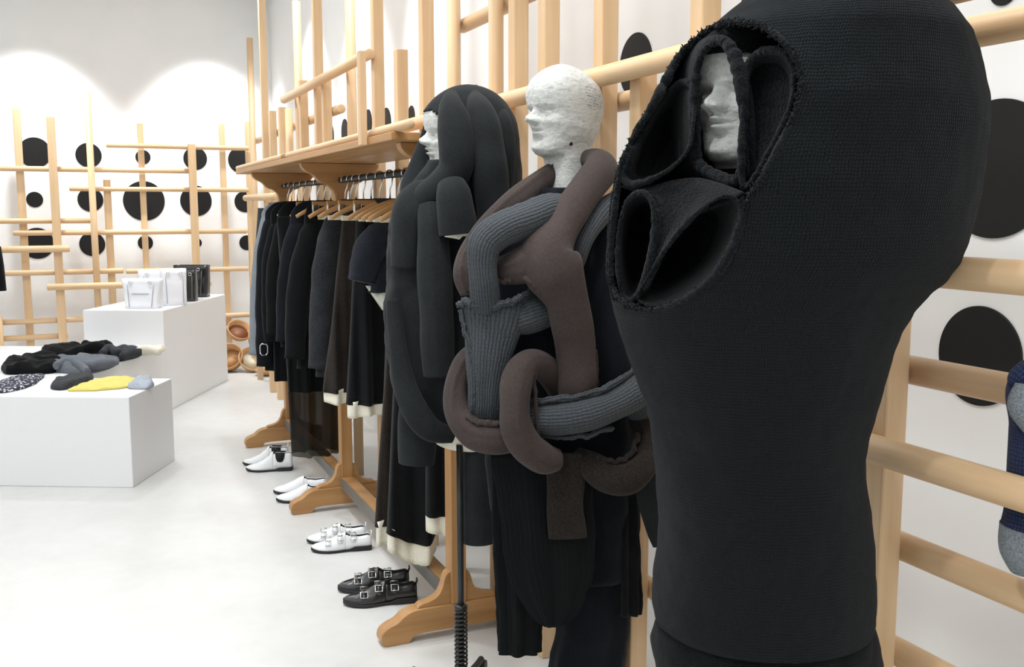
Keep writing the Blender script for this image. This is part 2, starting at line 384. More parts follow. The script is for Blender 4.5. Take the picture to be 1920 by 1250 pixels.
upA_f = onZ(325, 772, 0)            # below the front face of the tall step
tall_len = (upB-upA_f).dot(ddir)
H2 = onZ(325, 582, 0) and (lambda p: p.z)(EYE+ray(325, 582)*((upA_f-EYE).dot(FH)/ray(325, 582).dot(FH)))
H3 = (lambda p: p.z)(EYE+ray(325, 650)*((upA_f-EYE).dot(FH)/ray(325, 650).dot(FH)))
upA = upB-ddir*tall_len
front_gap = (upA-lowB).dot(ddir)-.04
step = thing('display_podium', 'stepped white podium behind the low one, bags on its tall back step', 'podium', (upA.x, upA.y, 0))
mb = MB(); block(mb, upA, tall_len, .56, 0, H2); mb.build('tall_block', 'podium', step, bevel=.004)
mb = MB(); block(mb, upA-ddir*front_gap, front_gap-.001, 1.55, 0, H3); mb.build('low_step', 'podium', step, bevel=.004)
print('podium', lowA, lowB, lowlen, upA, tall_len, 'H', H2, H3, 'gap', front_gap)
# ------------------------------------------------------------------ lights
def spot(loc, aim, e, ang=80, blend=.6, col=(.96, .985, 1), size=.06):
    l = bpy.data.lights.new('downlight_and_fill', 'SPOT'); l.energy = e; l.spot_size = math.radians(ang); l.spot_blend = blend; l.color = col; l.shadow_soft_size = size
    o = bpy.data.objects.new('downlight_and_fill', l); C.objects.link(o); o.location = loc
    o.rotation_euler = (Vector(aim)-Vector(loc)).to_track_quat('-Z', 'Y').to_euler()
def area(loc, size, e, col=(.95, .98, 1), aim=None):
    l = bpy.data.lights.new('ceiling_fill', 'AREA'); l.shape = 'RECTANGLE'; l.size, l.size_y = size; l.energy = e; l.color = col
    o = bpy.data.objects.new('ceiling_fill', l); C.objects.link(o); o.location = loc
    if aim: o.rotation_euler = (Vector(aim)-Vector(loc)).to_track_quat('-Z', 'Y').to_euler()
for px in (62, 388):
    x = onY(px, 200, BACKY).x; spot((x, BACKY-.75, CEIL-.03), (x, BACKY-.1, 1.3), 125, 72, .6)
for y in (7.6, 6.1, 4.7): spot((WALLX-.62, y, CEIL-.03), (WALLX-.05, y, 1.5), 46, 72, .5)
for y in (3.4, 2.3): spot((WALLX-.7, y, CEIL-.03), (WALLX-.02, y, 1.7), 14, 78, .6)  # weak washers added to brighten the wall between the near posts
for y, e in ((3.5, 44), (2.4, 40), (1.2, 32)): spot((.6, y, CEIL-.03), (.9, y+.05, 0), e, 62, .6)
spot((-.75, .55, CEIL-.03), tuple(P(1360, 210, 1.5)), 48, 34, .7)  # added spot from front left, brightens the face inside the cocoon
for x in (.2, -2.4, -4.5):
    for y in (-1.0, 1.6, 4.2, 6.8): spot((x, y, CEIL-.03), (x, y, 0), 70 if x > 0 else 36, 150 if x > 0 else 110, 1.0, size=.15)  # unseen spot grid added as fill; wide aisle row lifts the podium sides
area((-1.9, 2.6, CEIL-.02), (6.6, 10.5), 105)  # made-up overhead fill for soft general light, not a real panel
w = bpy.data.worlds.new('world'); bpy.context.scene.world = w; w.use_nodes = True; w.node_tree.nodes['Background'].inputs[0].default_value = (.8, .8, .8, 1); w.node_tree.nodes['Background'].inputs[1].default_value = .3
sc = bpy.context.scene; sc.view_settings.view_transform = 'Standard'; sc.view_settings.look = 'None'; sc.view_settings.exposure = 0.6; sc.view_settings.gamma = 1
sc.cycles.use_denoising = True; sc.cycles.max_bounces = 8; sc.cycles.diffuse_bounces = 5; sc.cycles.sample_clamp_indirect = 6
# ================================================================== clothes rack
RX, RY0, RY1 = 1.075, 2.87, 6.13
rack = thing('clothes_rack', 'long honey wood clothes rack with shelf on top and ogee trestle feet', 'clothes rack', (RX, 4.5, 0))
ZS = 1.60
SXL, SXR = .85, 1.165+.0
mb = MB().box(((.85+1.243)/2, (RY0+RY1)/2, ZS+.0125), (1.243-.85, RY1-RY0, .025)); mb.build('shelf', 'oak_y', rack, bevel=.003)
hf = [(-.262, 0), (-.17, 0), (-.155, .022), (-.12, .026), (0, .026)]
ht = [(0, .108), (-.13, .108), (-.165, .103), (-.19, .09), (-.215, .073), (-.245, .06), (-.262, .04), (-.266, .018)]
left = hf+ht[0:1]
def sym(half):                     # half outline from bottom centre round the left side to top centre
    return half+[(-x, z) for x, z in reversed(half) if abs(x) > 1e-6]
footp = [(-x, z) for x, z in sym([(0, .026), (-.12, .026), (-.155, .022), (-.17, 0), (-.248, 0)]+spline([(-.262, .010), (-.266, .028), (-.258, .05), (-.236, .064), (-.210, .074), (-.188, .092), (-.162, .104), (-.13, .108)], 4)+[(0, .108)])]
bracep = [(0, .108)]+spline([(-.14, .108), (-.128, .119), (-.098, .125), (-.070, .139), (-.053, .166), (-.045, .195), (-.036, .211), (-.027, .216)], 4)+[(0, .216)]
topp = [(0, 1.44)]+spline([(-.027, 1.44), (-.034, 1.478), (-.058, 1.503), (-.095, 1.517), (-.122, 1.545), (-.155, 1.562), (-.174, 1.582), (-.178, ZS-.001)], 5)+[(0, ZS-.001)]
TY = (2.96, 4.46, 5.85)
for y in TY:
    MB().prism([(RX+a, b) for a, b in footp], 'y', y-.03, y+.03).build('trestle_foot', 'oak_x', rack, bevel=.006)
    MB().prism([(RX+a, b) for a, b in sym(bracep)], 'y', y-.02, y+.02).build('foot_brace', 'oak_x', rack, bevel=.004)
    MB().box((RX, y, (.108+1.47)/2), (.052, .062, 1.47-.108)).build('upright', 'oak_z', rack, bevel=.004)
    MB().prism([(RX+a, b) for a, b in sym(topp)], 'y', y-.024, y+.024).build('shelf_bracket', 'oak_x', rack, bevel=.003)
for a, b in zip(TY, TY[1:]):
    MB().box((RX, (a+b)/2, .14), (.056, b-a-.066, .03)).build('stretcher', 'oak_y', rack, bevel=.003)
    MB().box((RX-.031, (a+b)/2, .13), (.005, b-a-.066, .05)).build('stretcher_plate', 'grey_metal', rack)
ZR = 1.525
MB().cyl((RX, RY0+.06, ZR), (RX, RY1-.06, ZR), .013, 20).build('hanging_rail', 'black_metal', rack)
# shelf-top fence: rails and short posts on the aisle edge
FX = .872
zf = ZS+.025
for ya, yb in ((onX(540, 281, FX).y, 6.2), (onX(690, 250, FX).y, onX(531, 290, FX).y), (2.75, onX(691, 250, FX).y-.015)):
    a, b = Vector((FX, ya, zf+.0135)), Vector((FX, yb, zf+.0135)); t = (b-a).normalized()
    MB().tube([a, a+t*.004, b-t*.004, b], [.010, .0135, .0135, .010], 20).build('fence_rail', 'maple_y', rack)
p = onX(679, 200, .838); zt = onX(679, 95, .838).z
MB().box((.838, p.y, (ZS+zt)/2), (.022, .034, zt-ZS)).build('fence_post', 'maple_z', rack, bevel=.002)
# ================================================================== hangers
def hanger(Y, label, hw=.165, clips=False, dx=0):
    o = thing('clothes_hanger', label, 'hanger', (RX+dx, Y, ZR), 0, 'hangers on the rail')
    zb = -.085
    pts = [(t*hw, 0, zb-.018-.062*abs(t)**1.6) for t in [i/12-1 for i in range(25)]]
    if not clips:
        MB().tube(pts, [.008+.007*(1-abs(i/12-1)) for i in range(25)], 10, flat=.6, up=(0, 0, 1)).build('shoulder_bar', 'oak_x', o, local=True)
        MB().box((0, 0, -.165), (hw*1.5, .012, .02)).build('trouser_bar', 'bowl_pale', o, local=True, bevel=.002)
    else:
        MB().box((0, 0, -.105), (hw*1.3, .012, .022)).build('shoulder_bar', 'oak_x', o, local=True, bevel=.003)
        for s in (-1, 1):
            MB().box((s*hw*.55, 0, -.13), (.03, .02, .045)).build('clip', 'chrome', o, local=True, bevel=.003)
    hk = [(0, 0, zb-.02), (0, 0, -.05)]+[(.0175*math.cos(a)-.0, 0, .0175*math.sin(a)) for a in [math.radians(-70-i*0+i*22) for i in range(13)]]
    hk = [(0, 0, zb-.02), (0, 0, -.055), (.008, 0, -.035)]+[(.0172*math.cos(math.radians(a)), 0, .0172*math.sin(math.radians(a))) for a in range(-50, 215, 20)]
    MB().tube(hk, .0032, 8).build('hook', 'chrome', o, local=True)
    return o
# ================================================================== hanging garments
def gring(cx, Y, z, hl, hr, th, fold, kf, ph, n, ex=.75):
    out = []
    for j in range(n):
        a = 2*PI*j/n; c, s = math.cos(a), math.sin(a)
        sx = (abs(c)**ex)*(1 if c > 0 else -1); sy = (abs(s)**ex)*(1 if s > 0 else -1)
        x = cx+(hr if sx > 0 else hl)*sx
        env = 1-abs(sx)**6*.4
        y = Y+th*sy+fold*env*(math.sin((x-cx)*kf+ph)+.5*math.sin((x-cx)*kf*1.9+ph*2.1))
        y += .35*fold*noise.noise(Vector((x*9, z*2.2, ph)))
        out.append((x, y, z))
    return out
def garment_body(cx, Y, zt, zb, hsl, hsr, hbl, hbr, th, fold, kf, ph, neck=.07, wav=0, slope=.07, n=120, rows=44, seed=0):
    rings = []; L = zt-zb
    for i in range(rows+1):
        v = i/rows; v = v**1.25; d = v*L
        t = min(1, d/slope) if slope > 0 else 1; sh = math.sqrt(max(0, 1-(1-t)**1.7)) if slope > 0 else 1
        b = (d/L)
        hl = lerp(neck, lerp(hsl, hbl, b), sh); hr = lerp(neck, lerp(hsr, hbr, b), sh)
        f = fold*(.15+.85*b)*min(1, d/.12)
        rings.append(gring(cx, Y, zt-d, hl, hr, th*(.35+.65*min(1, d/.08))*(1+.35*b), f, kf, ph+seed, n))
    if wav:
        r = rings[-1]; rings[-1] = [(x, y, z+wav*math.sin((x-cx)*kf*.5+ph)) for x, y, z in r]
    return rings
def sleeve(p0, p1, p2, r0, r1, r2, flat=.75, n=20, seed=0):
    c = spline([(p0[0]+(.03 if p0[0] < RX else -.03), p0[1]+.012, p0[2]+.035, r0*.35), (*p0, r0), (*p1, r1), (*p2, r2)], 12)
    return MB().tube([q[:3] for q in c], [q[3]*(1+.05*noise.noise(Vector((i*.35, seed, 0)))) for i, q in enumerate(c)], n, flat=flat, up=(1, 0, 0), rough=.006, seed=seed)
def hang(name, label, cat, Y, mat, shl, heml, hem_py, hsr=.125, hbr=.13, ztop=1.437, th=.032, fold=.012, kf=60, seed=1, cream=0, sl=None, neck=.07, slope=.07, wav=0, clips=False, hl_label=None):
    """shl / heml: photo points of the aisle-side edge at shoulder and hem"""
    a = onY(*shl, Y); b = onY(heml[0], hem_py, Y); zb = b.z
    o = thing(name, label, cat, (RX, Y, 0), 0)
    hsl, hbl = RX-a.x, RX-b.x
    R = garment_body(RX, Y, ztop, zb, hsl, hsr, hbl, hbr, th, fold, kf, seed*1.7, neck, wav, slope)
    MB().loft(R).build('body', mat, o)
    if cream:
        last = R[-1]; rr = []
        for k in range(6):
            d = k/5*(cream+.02)-.02
            rr.append([(lerp(RX, x, .975), lerp(Y, y, .86)+.006*math.sin(x*kf*.8+k*.3), z-d+.006*math.sin(x*kf*.6)) for x, y, z in last])
        MB().loft(rr).build('petticoat_hem', 'cream', o)
    if sl:
        (mx, my), (ex, ey), r, smat = sl
        p0 = onY(shl[0]+10, shl[1]+14, Y-.01); p1 = onY(mx, my, Y-.02); p2 = onY(ex, ey, Y-.03)
        sleeve(p0, p1, p2, r*.95, r, r*.85, seed=seed).build('sleeve', smat or mat, o)
        q0, q1, q2 = [Vector((RX+(RX-p.x)*.38, p.y+.03, p.z)) for p in (p0, p1, p2)]
        sleeve(q0, q1, q2, r*.6, r*.6, r*.55, seed=seed+3).build('sleeve', smat or mat, o)
    return o
hang('hanging_trousers', 'slate grey trousers hanging at the far end of the rack', 'trousers', 5.72, 'slate', (484, 397), (468, 560), 612, fold=.008, neck=.17, slope=.01, ztop=1.40, hbr=.16)
hang('hanging_coat', 'pale grey blue coat, a thin strip beside the slate trousers on the rack', 'coat', 5.6, 'greyblue', (492, 404), (482, 660), 668, fold=.006, sl=((486, 520), (480, 665), .045, None))
g = hang('hanging_coat', 'black coat with a silver cuff buckle hanging near the far rack end', 'coat', 5.44, 'black_blue', (498, 412), (497, 690), 694, fold=.008, sl=((497, 520), (496, 686), .05, None))
c = onY(495, 655, 5.36); fr = [(c.x+.02*a, c.y, c.z+.03*b) for a, b in ((-1, -.6), (-.6, -1), (.6, -1), (1, -.6), (1, .6), (.6, 1), (-.6, 1), (-1, .6), (-1, -.6), (-.6, -1))]
MB().tube([(x, y, z) for x, y, z in fr], .004, 8).build('cuff_buckle', 'chrome', g)
hang('hanging_coat', 'plain black coat hanging right behind the buckled coat on the rack', 'coat', 5.28, 'black', (508, 420), (514, 712), 714, fold=.010, sl=((506, 520), (508, 640), .045, None), seed=2)
hang('hanging_cardigan', 'black cardigan hanging third among the black coats at the far half of the rack', 'cardigan', 5.12, 'black', (522, 412), (520, 640), 640, fold=.010, seed=3, sl=((516, 520), (515, 625), .045, None))
sk = thing('hanging_skirt', 'long black skirt with a sheer lower half hanging low on the rack', 'skirt', (RX, 4.93, 0))
a, b = onY(548, 852, 4.93), onY(634, 846, 4.93); cxs = (a.x+b.x)/2; hw = (b.x-a.x)/2
zt, zm = 1.36, onY(560, 735, 4.93).z
R = garment_body(cxs, 4.93, zt, b.z, .16, .15, hw, hw, .05, .02, 70, 2.0, .15, 0, .01)
cut = min(range(len(R)), key=lambda i: abs(R[i][0][2]-zm))
MB().loft(R[:cut+1], cap1=False).build('skirt_body', 'black', sk); MB().loft(R[cut:], cap0=False, cap1=False).build('sheer_panel', 'sheer', sk)
hang('hanging_jacket', 'blue black jacket hanging over the sheer skirt, its lower edge at hip height', 'jacket', 4.78, 'black_blue', (548, 420), (526, 640), 650, fold=.012, seed=4, sl=((540, 520), (533, 640), .05, None))
hang('hanging_jacket', 'black wool jacket with a stitched hem just left of the grey tweed coat', 'jacket', 4.64, 'black', (574, 425), (556, 680), 690, fold=.012, seed=5, sl=((562, 530), (552, 672), .055, None))
hang('hanging_coat', 'speckled dark grey tweed coat hanging beside the brown dress on the rack', 'coat', 4.36, 'tweed', (616, 412), (592, 700), 706, fold=.012, seed=6, sl=((606, 530), (598, 690), .055, None), ztop=1.43)
hang('hanging_dress', 'hip-high brown black dress with a cream petticoat hem, beside the tweed coat', 'dress', 4.17, 'brown_dark', (648, 432), (607, 700), 736, hbr=.0, hsr=.12, fold=.02, kf=62, seed=7, cream=.045, th=.035)
hang('hanging_dress', 'hip-high black dress with a cream petticoat hem, right of the brown one', 'dress', 3.93, 'black', (672, 440), (650, 700), 758, hbr=.1, fold=.02, kf=62, seed=8, cream=.05, th=.04)
g = hang('hanging_jacket', 'short navy tweed jacket with raw sleeve edge and silvery satin lining', 'jacket', 3.66, 'navy_tweed', (712, 424), (690, 540), 548, fold=.008, seed=9, sl=((692, 470), (678, 528), .06, 'navy_tweed'))
R = garment_body(RX, 3.65, onY(690, 535, 3.66).z, onY(690, 582, 3.66).z, RX-onY(684, 540, 3.66).x, .18, RX-onY(716, 582, 3.66).x, .18, .04, .008, 50, 1, .2, 0, 0)
MB().loft(R).build('satin_lining', 'satin', g)
hang('hanging_coat', 'navy woven coat with ribbed edge hanging beside the charcoal hooded coat', 'coat', 3.45, 'navy_tweed', (735, 442), (712, 800), 905, fold=.012, seed=10, hbr=.13, ztop=1.412)
hang('hanging_dress', 'long brown black dress with a cream hem near the black buckle shoes', 'dress', 3.36, 'brown_dark', (748, 440), (701, 970), 985, fold=.018, kf=58, seed=12, cream=.075, hbr=.0, th=.03, ztop=1.412)
hang('hanging_dress', 'longest black dress with a pointed cream hem just above the black shoes', 'dress', 3.22, 'black', (760, 440), (722, 970), 1008, fold=.022, kf=50, seed=11, cream=.07, hbr=.02, th=.042, wav=.025, ztop=1.412)
hang('hanging_dress', 'black dress with cream hem hanging behind the wooden post at the near rack end', 'dress', 3.08, 'black', (800, 440), (800, 900), 968, fold=.018, kf=55, seed=13, cream=.06, hbr=.02, hsr=.15)
HL = [(5.72, 1, 'clip hanger holding the slate trousers at the far rack end'), (5.6, 0, 'wooden hanger carrying the pale grey blue coat'), (5.44, 0, 'wooden hanger carrying the buckled black coat'),
      (5.28, 0, 'wooden hanger carrying the plain black coat behind the buckled one'), (5.12, 0, 'wooden hanger carrying the black cardigan'), (4.93, 1, 'clip hanger holding the long sheer skirt'),
      (4.78, 0, 'wooden hanger carrying the blue black jacket'), (4.64, 0, 'wooden hanger carrying the black wool jacket'), (4.56, 1, 'empty clip hanger just beyond the middle rack upright'), (4.36, 0, 'wooden hanger carrying the grey tweed coat, just this side of the middle upright'),
      (4.26, 1, 'clip hanger between the tweed coat and the brown dress'), (4.17, 0, 'wooden hanger carrying the hip-high brown dress'), (4.05, 1, 'clip hanger between the two cream hemmed hip-high dresses'), (3.93, 0, 'wooden hanger carrying the hip-high black dress'),
      (3.8, 1, 'clip hanger between the black dress and the short tweed jacket'), (3.66, 0, 'wooden hanger carrying the short navy tweed jacket'), (3.55, 0, 'wooden hanger left bare beside the short tweed jacket'), (3.45, 0, 'wooden hanger carrying the navy woven coat'),
      (3.36, 0, 'wooden hanger carrying the long brown black dress'), (3.22, 0, 'wooden hanger carrying the longest black dress'), (3.08, 0, 'wooden hanger at the near rack end behind the hooded mannequin')]
for y, cl, lab in HL: hanger(y, lab, clips=bool(cl))
# ================================================================== shoes
def shoe(kind, loc, rz, label, group, color, side, scl=1):
    o = thing('ankle_boot' if kind == 'chelsea' else 'shoe', label, 'boot' if kind == 'chelsea' else 'shoe', loc, rz, group); o.scale = (scl,)*3
    L = .285; n = 28
    W = [(0, .026), (.05, .032), (.2, .034), (.4, .034), (.6, .044), (.72, .046), (.86, .038), (.95, .024), (1, .009)]
    low = [(0, .07), (.05, .078), (.2, .072), (.36, .078), (.42, .09), (.5, .082), (.65, .06), (.8, .043), (.92, .036), (1, .026)]
    hi = [(0, .115), (.05, .122), (.2, .118), (.36, .122), (.43, .118), (.5, .092), (.65, .062), (.8, .044), (.92, .036), (1, .026)]
    Ht = hi if kind == 'chelsea' else low
    op = .40 if kind == 'chelsea' else .42
    st = [i/40 for i in range(41)]
    up, ln, so = [], [], []
    for t in st:
        w, = interp(W, t); h, = interp(Ht, t); z0 = .022-.010*math.sin(PI*min(1, t*1.05))*0 if t < .3 else .014+.006*max(0, (t-.75)/.25)
        z0 = lerp(.024, .012, min(1, max(0, (t-.28)/.08))) + .010*max(0, (t-.8)/.2)**2
        y0 = side*.010*math.sin(PI*t)*t
        ring = []
        taper = .62 if t < op else lerp(.62, .8, min(1, (t-op)/.3))
        for j in range(n+1):
            s = j/n; a = PI*s; c = math.cos(a)
            zz = z0+(h-z0)*abs(math.sin(a))**(.42 if t < op else .6)
            ww = w*(1-(1-taper)*((zz-z0)/max(1e-4, h-z0))**1.5)
            ring.append((t*L-L*.45, y0+(abs(c)**.75)*(1 if c > 0 else -1)*ww, zz))
        if t < op:
            lip = ring[10]; lip2 = ring[n-10]
            ln.append([ring[8]]+[(ring[8][0], lerp(ring[8][1], ring[n-8][1], k/8), h-.003-.03*math.sin(PI*k/8)**.5) for k in range(1, 8)]+[ring[n-8]])
        up.append(ring)
    mbu = MB(); k = sum(1 for t in st if t < op)
    mbu.loft([r[:9] for r in up[:k+1]], closed=False); mbu.loft([r[n-8:] for r in up[:k+1]], closed=False); mbu.loft(up[k:], closed=False)
    back = up[0]; mbu.add([Vector(p) for p in back[:9]]+[Vector(p) for p in back[n-8:]], [(i, i+1, 9+7-i, 17-i) for i in range(8)])
    front = up[-1]; mbu.add([Vector(p) for p in front], [tuple(range(len(front)))])
    col = 'white_leather' if color == 'white' else 'black_leather'
    mbu.build('upper', col, o, local=True, solid=.003)
    ln.append([up[k][8]]+[(up[k][8][0], lerp(up[k][8][1], up[k][n-8][1], q/8), interp(Ht, st[k])[0]-.004) for q in range(1, 8)]+[up[k][n-8]])
    MB().loft(ln, closed=False).build('lining', 'lining', o, local=True)
    sole = []
    for t in [i/24 for i in range(25)]:
        w, = interp(W, t); w += .004; y0 = side*.010*math.sin(PI*t)*t; x = t*L*1.02-L*.46
        z1 = lerp(.025, .014, min(1, max(0, (t-.28)/.08)))+.010*max(0, (t-.8)/.2)**2
        zb = 0 if t < .29 else lerp(0, .005, min(1, (t-.29)/.04)) if t < .5 else lerp(.005, 0, min(1, (t-.5)/.15)) if t < .78 else .010*((t-.78)/.22)**2
        sole.append([(x, y0-w, zb), (x, y0+w, zb), (x, y0+w, z1), (x, y0-w, z1)])
    MB().loft(sole, flat=False).build('sole', 'sole', o, local=True, bevel=.002)
    zc = interp(Ht, 0)[0]; xb = -L*.45
    MB().tube([(xb+.004, -.006, zc-.012), (xb-.004, -.005, zc+.012), (xb-.002, 0, zc+.02), (xb-.004, .005, zc+.012), (xb+.004, .006, zc-.012)], .0035, 8).build('heel_loop', col, o, local=True)
    if kind == 'chelsea':
        for sd in (-1, 1):
            pts = []
            for t, zf_ in ((.14, .98), (.36, .98), (.34, .62), (.31, .42), (.25, .38), (.19, .42), (.16, .62)):
                w, = interp(W, t); h, = interp(Ht, t); z = .02+(h-.02)*zf_
                ww = w*(1-.38*((z-.02)/(h-.02))**1.5)
                pts.append((t*L-L*.45, sd*(ww*(1-.25*max(0, zf_-.6))+.004), z))
            mb = MB(); mb.add(pts, [tuple(range(7))]); mb.build('elastic_gusset', 'lining', o, local=True, solid=.004)
    if kind == 'buckle':
        for t0, zf_ in ((.30, .72), (.52, .86), (.72, .92)):
            w, = interp(W, t0); h, = interp(Ht, t0)
            strap = []
            for j in range(13):
                a = math.radians(-75+j*150/12); zz = .012+(h-.012)*abs(math.cos(a))**.6+.0025; yy = (w*.86+.003)*(abs(math.sin(a))**.75)*(1 if a > 0 else -1)
                if t0 == .30 and abs(a) < math.radians(38): continue
                strap.append((t0*L-L*.45, yy+side*.01*math.sin(PI*t0)*t0, zz))
            if t0 == .30:
                for seg in ([s for s in strap if s[1] < 0], [s for s in strap if s[1] > 0]):
                    MB().loft([[(x-.011, y, z), (x+.011, y, z)] for x, y, z in seg], closed=False).build('strap', col, o, local=True, solid=.0035)
            else:
                MB().loft([[(x-.011, y, z), (x+.011, y, z)] for x, y, z in strap], closed=False).build('strap', col, o, local=True, solid=.0035)
            for sd in (-1, 1):
                a = sd*math.radians(48); zz = .012+(h-.012)*abs(math.cos(a))**.6+.006; yy = (w*.86+.005)*(abs(math.sin(a))**.75)*sd+side*.01*math.sin(PI*t0)*t0
                cx_ = t0*L-L*.45; tz = Vector((0, math.cos(a)*sd, -math.sin(abs(a)))).normalized()
                q = [Vector((cx_, yy, zz))+Vector((1, 0, 0))*(.014*u)+tz*(.012*v) for u, v in ((-1, -1), (1, -1), (1, 1), (-1, 1), (-1, -1), (1, -1))]
                MB().tube(q, .0022, 6).build('buckle', 'chrome', o, local=True)
    return o
pairs = [('chelsea', 'white', (465, 882), (549, 880), (459, 871), 'white leather ankle boots beside the far trestle', ['white ankle boot with black gusset, nearer one of the pair by the far trestle', 'white ankle boot of the far trestle pair, mostly hidden behind the nearer one']),
         ('slip', 'white', (519, 940), (622, 934), (514, 925), 'white slip-on shoes by the middle trestle', ['plain white slip-on shoe, nearer one tucked behind the middle trestle foot', 'plain white slip-on shoe, far one of the pair by the middle trestle']),
         ('buckle', 'white', (586, 1033), (697, 1027), (578, 1017), 'white buckle shoes below the long dresses', ['white leather shoe with buckle straps, nearer one of the white buckled pair', 'white leather shoe with buckle straps, farther one of the white buckled pair']),
         ('buckle', 'black', (645, 1133), (782, 1124), (635, 1108), 'black buckle shoes below the longest dress', ['black leather shoe with silver buckles, nearer one of the black pair', 'black leather shoe with silver buckles, farther one of the black pair'])]
for kind, col, t, h, t2, grp, labs in pairs:
    a, b, c = onZ(*t, 0), onZ(*h, 0), onZ(*t2, 0)
    d = (a-b); d.z = 0; ang = math.atan2(d.y, d.x)
    ln = d.length; print('shoe', kind, col, 'len', round(ln, 3), a)
    scl = min(1.05, max(.85, ln/.287)); ctr = b+d.normalized()*(.285*.46*scl)
    off = c-a; off.z = 0; perp = Vector((-d.y, d.x, 0)).normalized(); dd = off.dot(perp)
    off2 = perp*math.copysign(max(abs(dd), .105), dd)+d.normalized()*off.dot(d.normalized())
    shoe(kind, ctr, ang, labs[0], grp, col, 1, scl); shoe(kind, ctr+off2, ang, labs[1], grp, col, -1, scl)
# ================================================================== bags on the tall step
def bag(cpx, w, dth, h, z, mat, label, flare=.12, lean=0, rot=0, slot=True):
    base = onZ(*cpx, z); o = thing('handbag', label, 'bag', base, ROT+rot, 'bags on the tall podium step')
    rings = []
    for i in range(9):
        t = i/8; ww = w/2*(1-flare+flare*t); dd = dth/2*(1-.35*t)
        r = []
        for j in range(40):
            a = 2*PI*j/40; c, s = math.cos(a), math.sin(a)
            r.append((ww*(abs(c)**.35)*(1 if c > 0 else -1), dd*(abs(s)**.45)*(1 if s > 0 else -1)+lean*t+.004*math.sin(9*t+c*4), h*t+.001))
        rings.append(r)
    inner = [[(x*.96, y*.9, z_) for x, y, z_ in rings[-1]]]+[[(x*.94, y*.85, z_-.05) for x, y, z_ in rings[-1]]]
    MB().loft(rings+inner, cap1=True).build('body', mat, o, local=True, bevel=0)
    st = 'stitch' if mat == 'bag_white' else 'grey_metal'
    yf = -dth/2
    for s in (-1, 1):
        pts = [(s*w*.32*(1-flare+flare*t)*1.05, yf*(1-.35*t)+lean*t-.004, h*t) for t in (.06, .3, .55, .82)]
        MB().tube(pts, .0028, 6).build('piping', st, o, local=True)
        MB().tube([(s*w*.24, yf*.68+lean*.85-.006, h*.87+.012*math.sin(a)) if False else (s*w*.24+.011*math.cos(a), yf*.72+lean*.87-.008, h*.87+.011*math.sin(a)) for a in [2*PI*q/14 for q in range(15)]], .0028, 6).build('ring', 'chrome', o, local=True)
    if slot: MB().box((0, yf*.84-.004+lean*.45, h*.5), (w*.42, .004, .006)).build('front_slot', st, o, local=True)
    return o
bag((270, 577), .285, .12, .205, H2, 'bag_white', 'small white handbag at the front of the podium bags with stitched front', rot=.02, flare=.2)
bag((300, 567), .3, .10, .24, H2, 'bag_white', 'white handbag standing behind the small front one', rot=.02)
bag((327, 571), .18, .14, .26, H2, 'bag_white', 'tall plain white bag beside the black ones', flare=.08, rot=.5, slot=False)
bag((353, 564), .14, .12, .235, H2, 'black_leather', 'narrow black patent bag squeezed beside the tall white one', flare=.05, rot=.1, slot=False)
bag((362, 556), .28, .13, .25, H2, 'black_leather', 'wide glossy black handbag at the back right of the podium bags', flare=.1, rot=.02, slot=False)
# ================================================================== folded clothes
def folded(label, cat, name, poly, z, h, mat, seed, folds=.5, kf=22, group=None, sleeves=()):
    """poly: photo outline on the podium top"""
    w = [onZ(x, y, z) for x, y in cspline(poly, 12)]; n = len(w); c = sum(w, Vector())/n
    rings = []
    prof = [(1.0, 0.001), (1.02, .25), (1.0, .55), (.94, .82), (.84, .97), (.68, 1.02), (.5, 1.0), (.32, 1.02), (.15, 1.0), (.03, 1.0)]
    prof = [(lerp(prof[int(i)][0], prof[min(int(i)+1, 9)][0], i % 1), lerp(prof[int(i)][1], prof[min(int(i)+1, 9)][1], i % 1)) for i in [q*.25 for q in range(37)]]
    ax = Vector((math.cos(seed*1.3), math.sin(seed*1.3), 0))
    for s, t in prof:
        r = []
        for p in w:
            q = c+(p-c)*s
            wv = .9*math.sin((q-c).dot(ax)*kf*1.3+3.0*fbm((q.x, q.y, seed), 5))+.45*math.sin((q-c).dot(ax.cross(UZ))*kf*2.1+4*fbm((q.x, q.y, seed+4), 6))+.35*fbm((q.x, q.y, seed+9), 18)
            zz = z+.0015+h*t*(1+folds*.45*wv*min(1, t*1.2)) if t > .01 else z+.0015
            q = q+(q-c).normalized()*(.012*fbm((q.x, q.y, seed), 12) if t > .01 else 0)
            r.append((q.x, q.y, max(z+.0015, zz)))
        rings.append(r)
    o = MB().loft(rings).build(name, mat, base=(c.x, c.y, z)); tag(o, label, cat, group)
    for nm, pts, r in sleeves:
        cc = spline([(*onZ(x, y, z+hh), rr_) for (x, y, hh, rr_) in pts], 8)
        MB().tube([q[:3] for q in cc], [q[3]*(1+.12*noise.noise(Vector((i*.4, seed, 0)))) for i, q in enumerate(cc)], 18, flat=.8, rough=.006, seed=seed).build(nm, mat, o)
    return o
G1, G2 = 'dark clothes laid on the podium step', 'pieces laid on the low podium'
folded('black folded trousers lying leftmost on the podium step', 'trousers', 'folded_trousers', [(6, 694), (20, 684), (60, 676), (112, 678), (118, 690), (98, 700), (50, 702), (12, 702)], H3, .055, 'black', 1, .6, group=G1)
folded('long black folded garment behind the mid grey sweater', 'sweater', 'folded_sweater', [(78, 669), (92, 660), (135, 657), (150, 660), (176, 664), (160, 670), (110, 673)], H3, .062, 'black', 2, .35, group=G1)
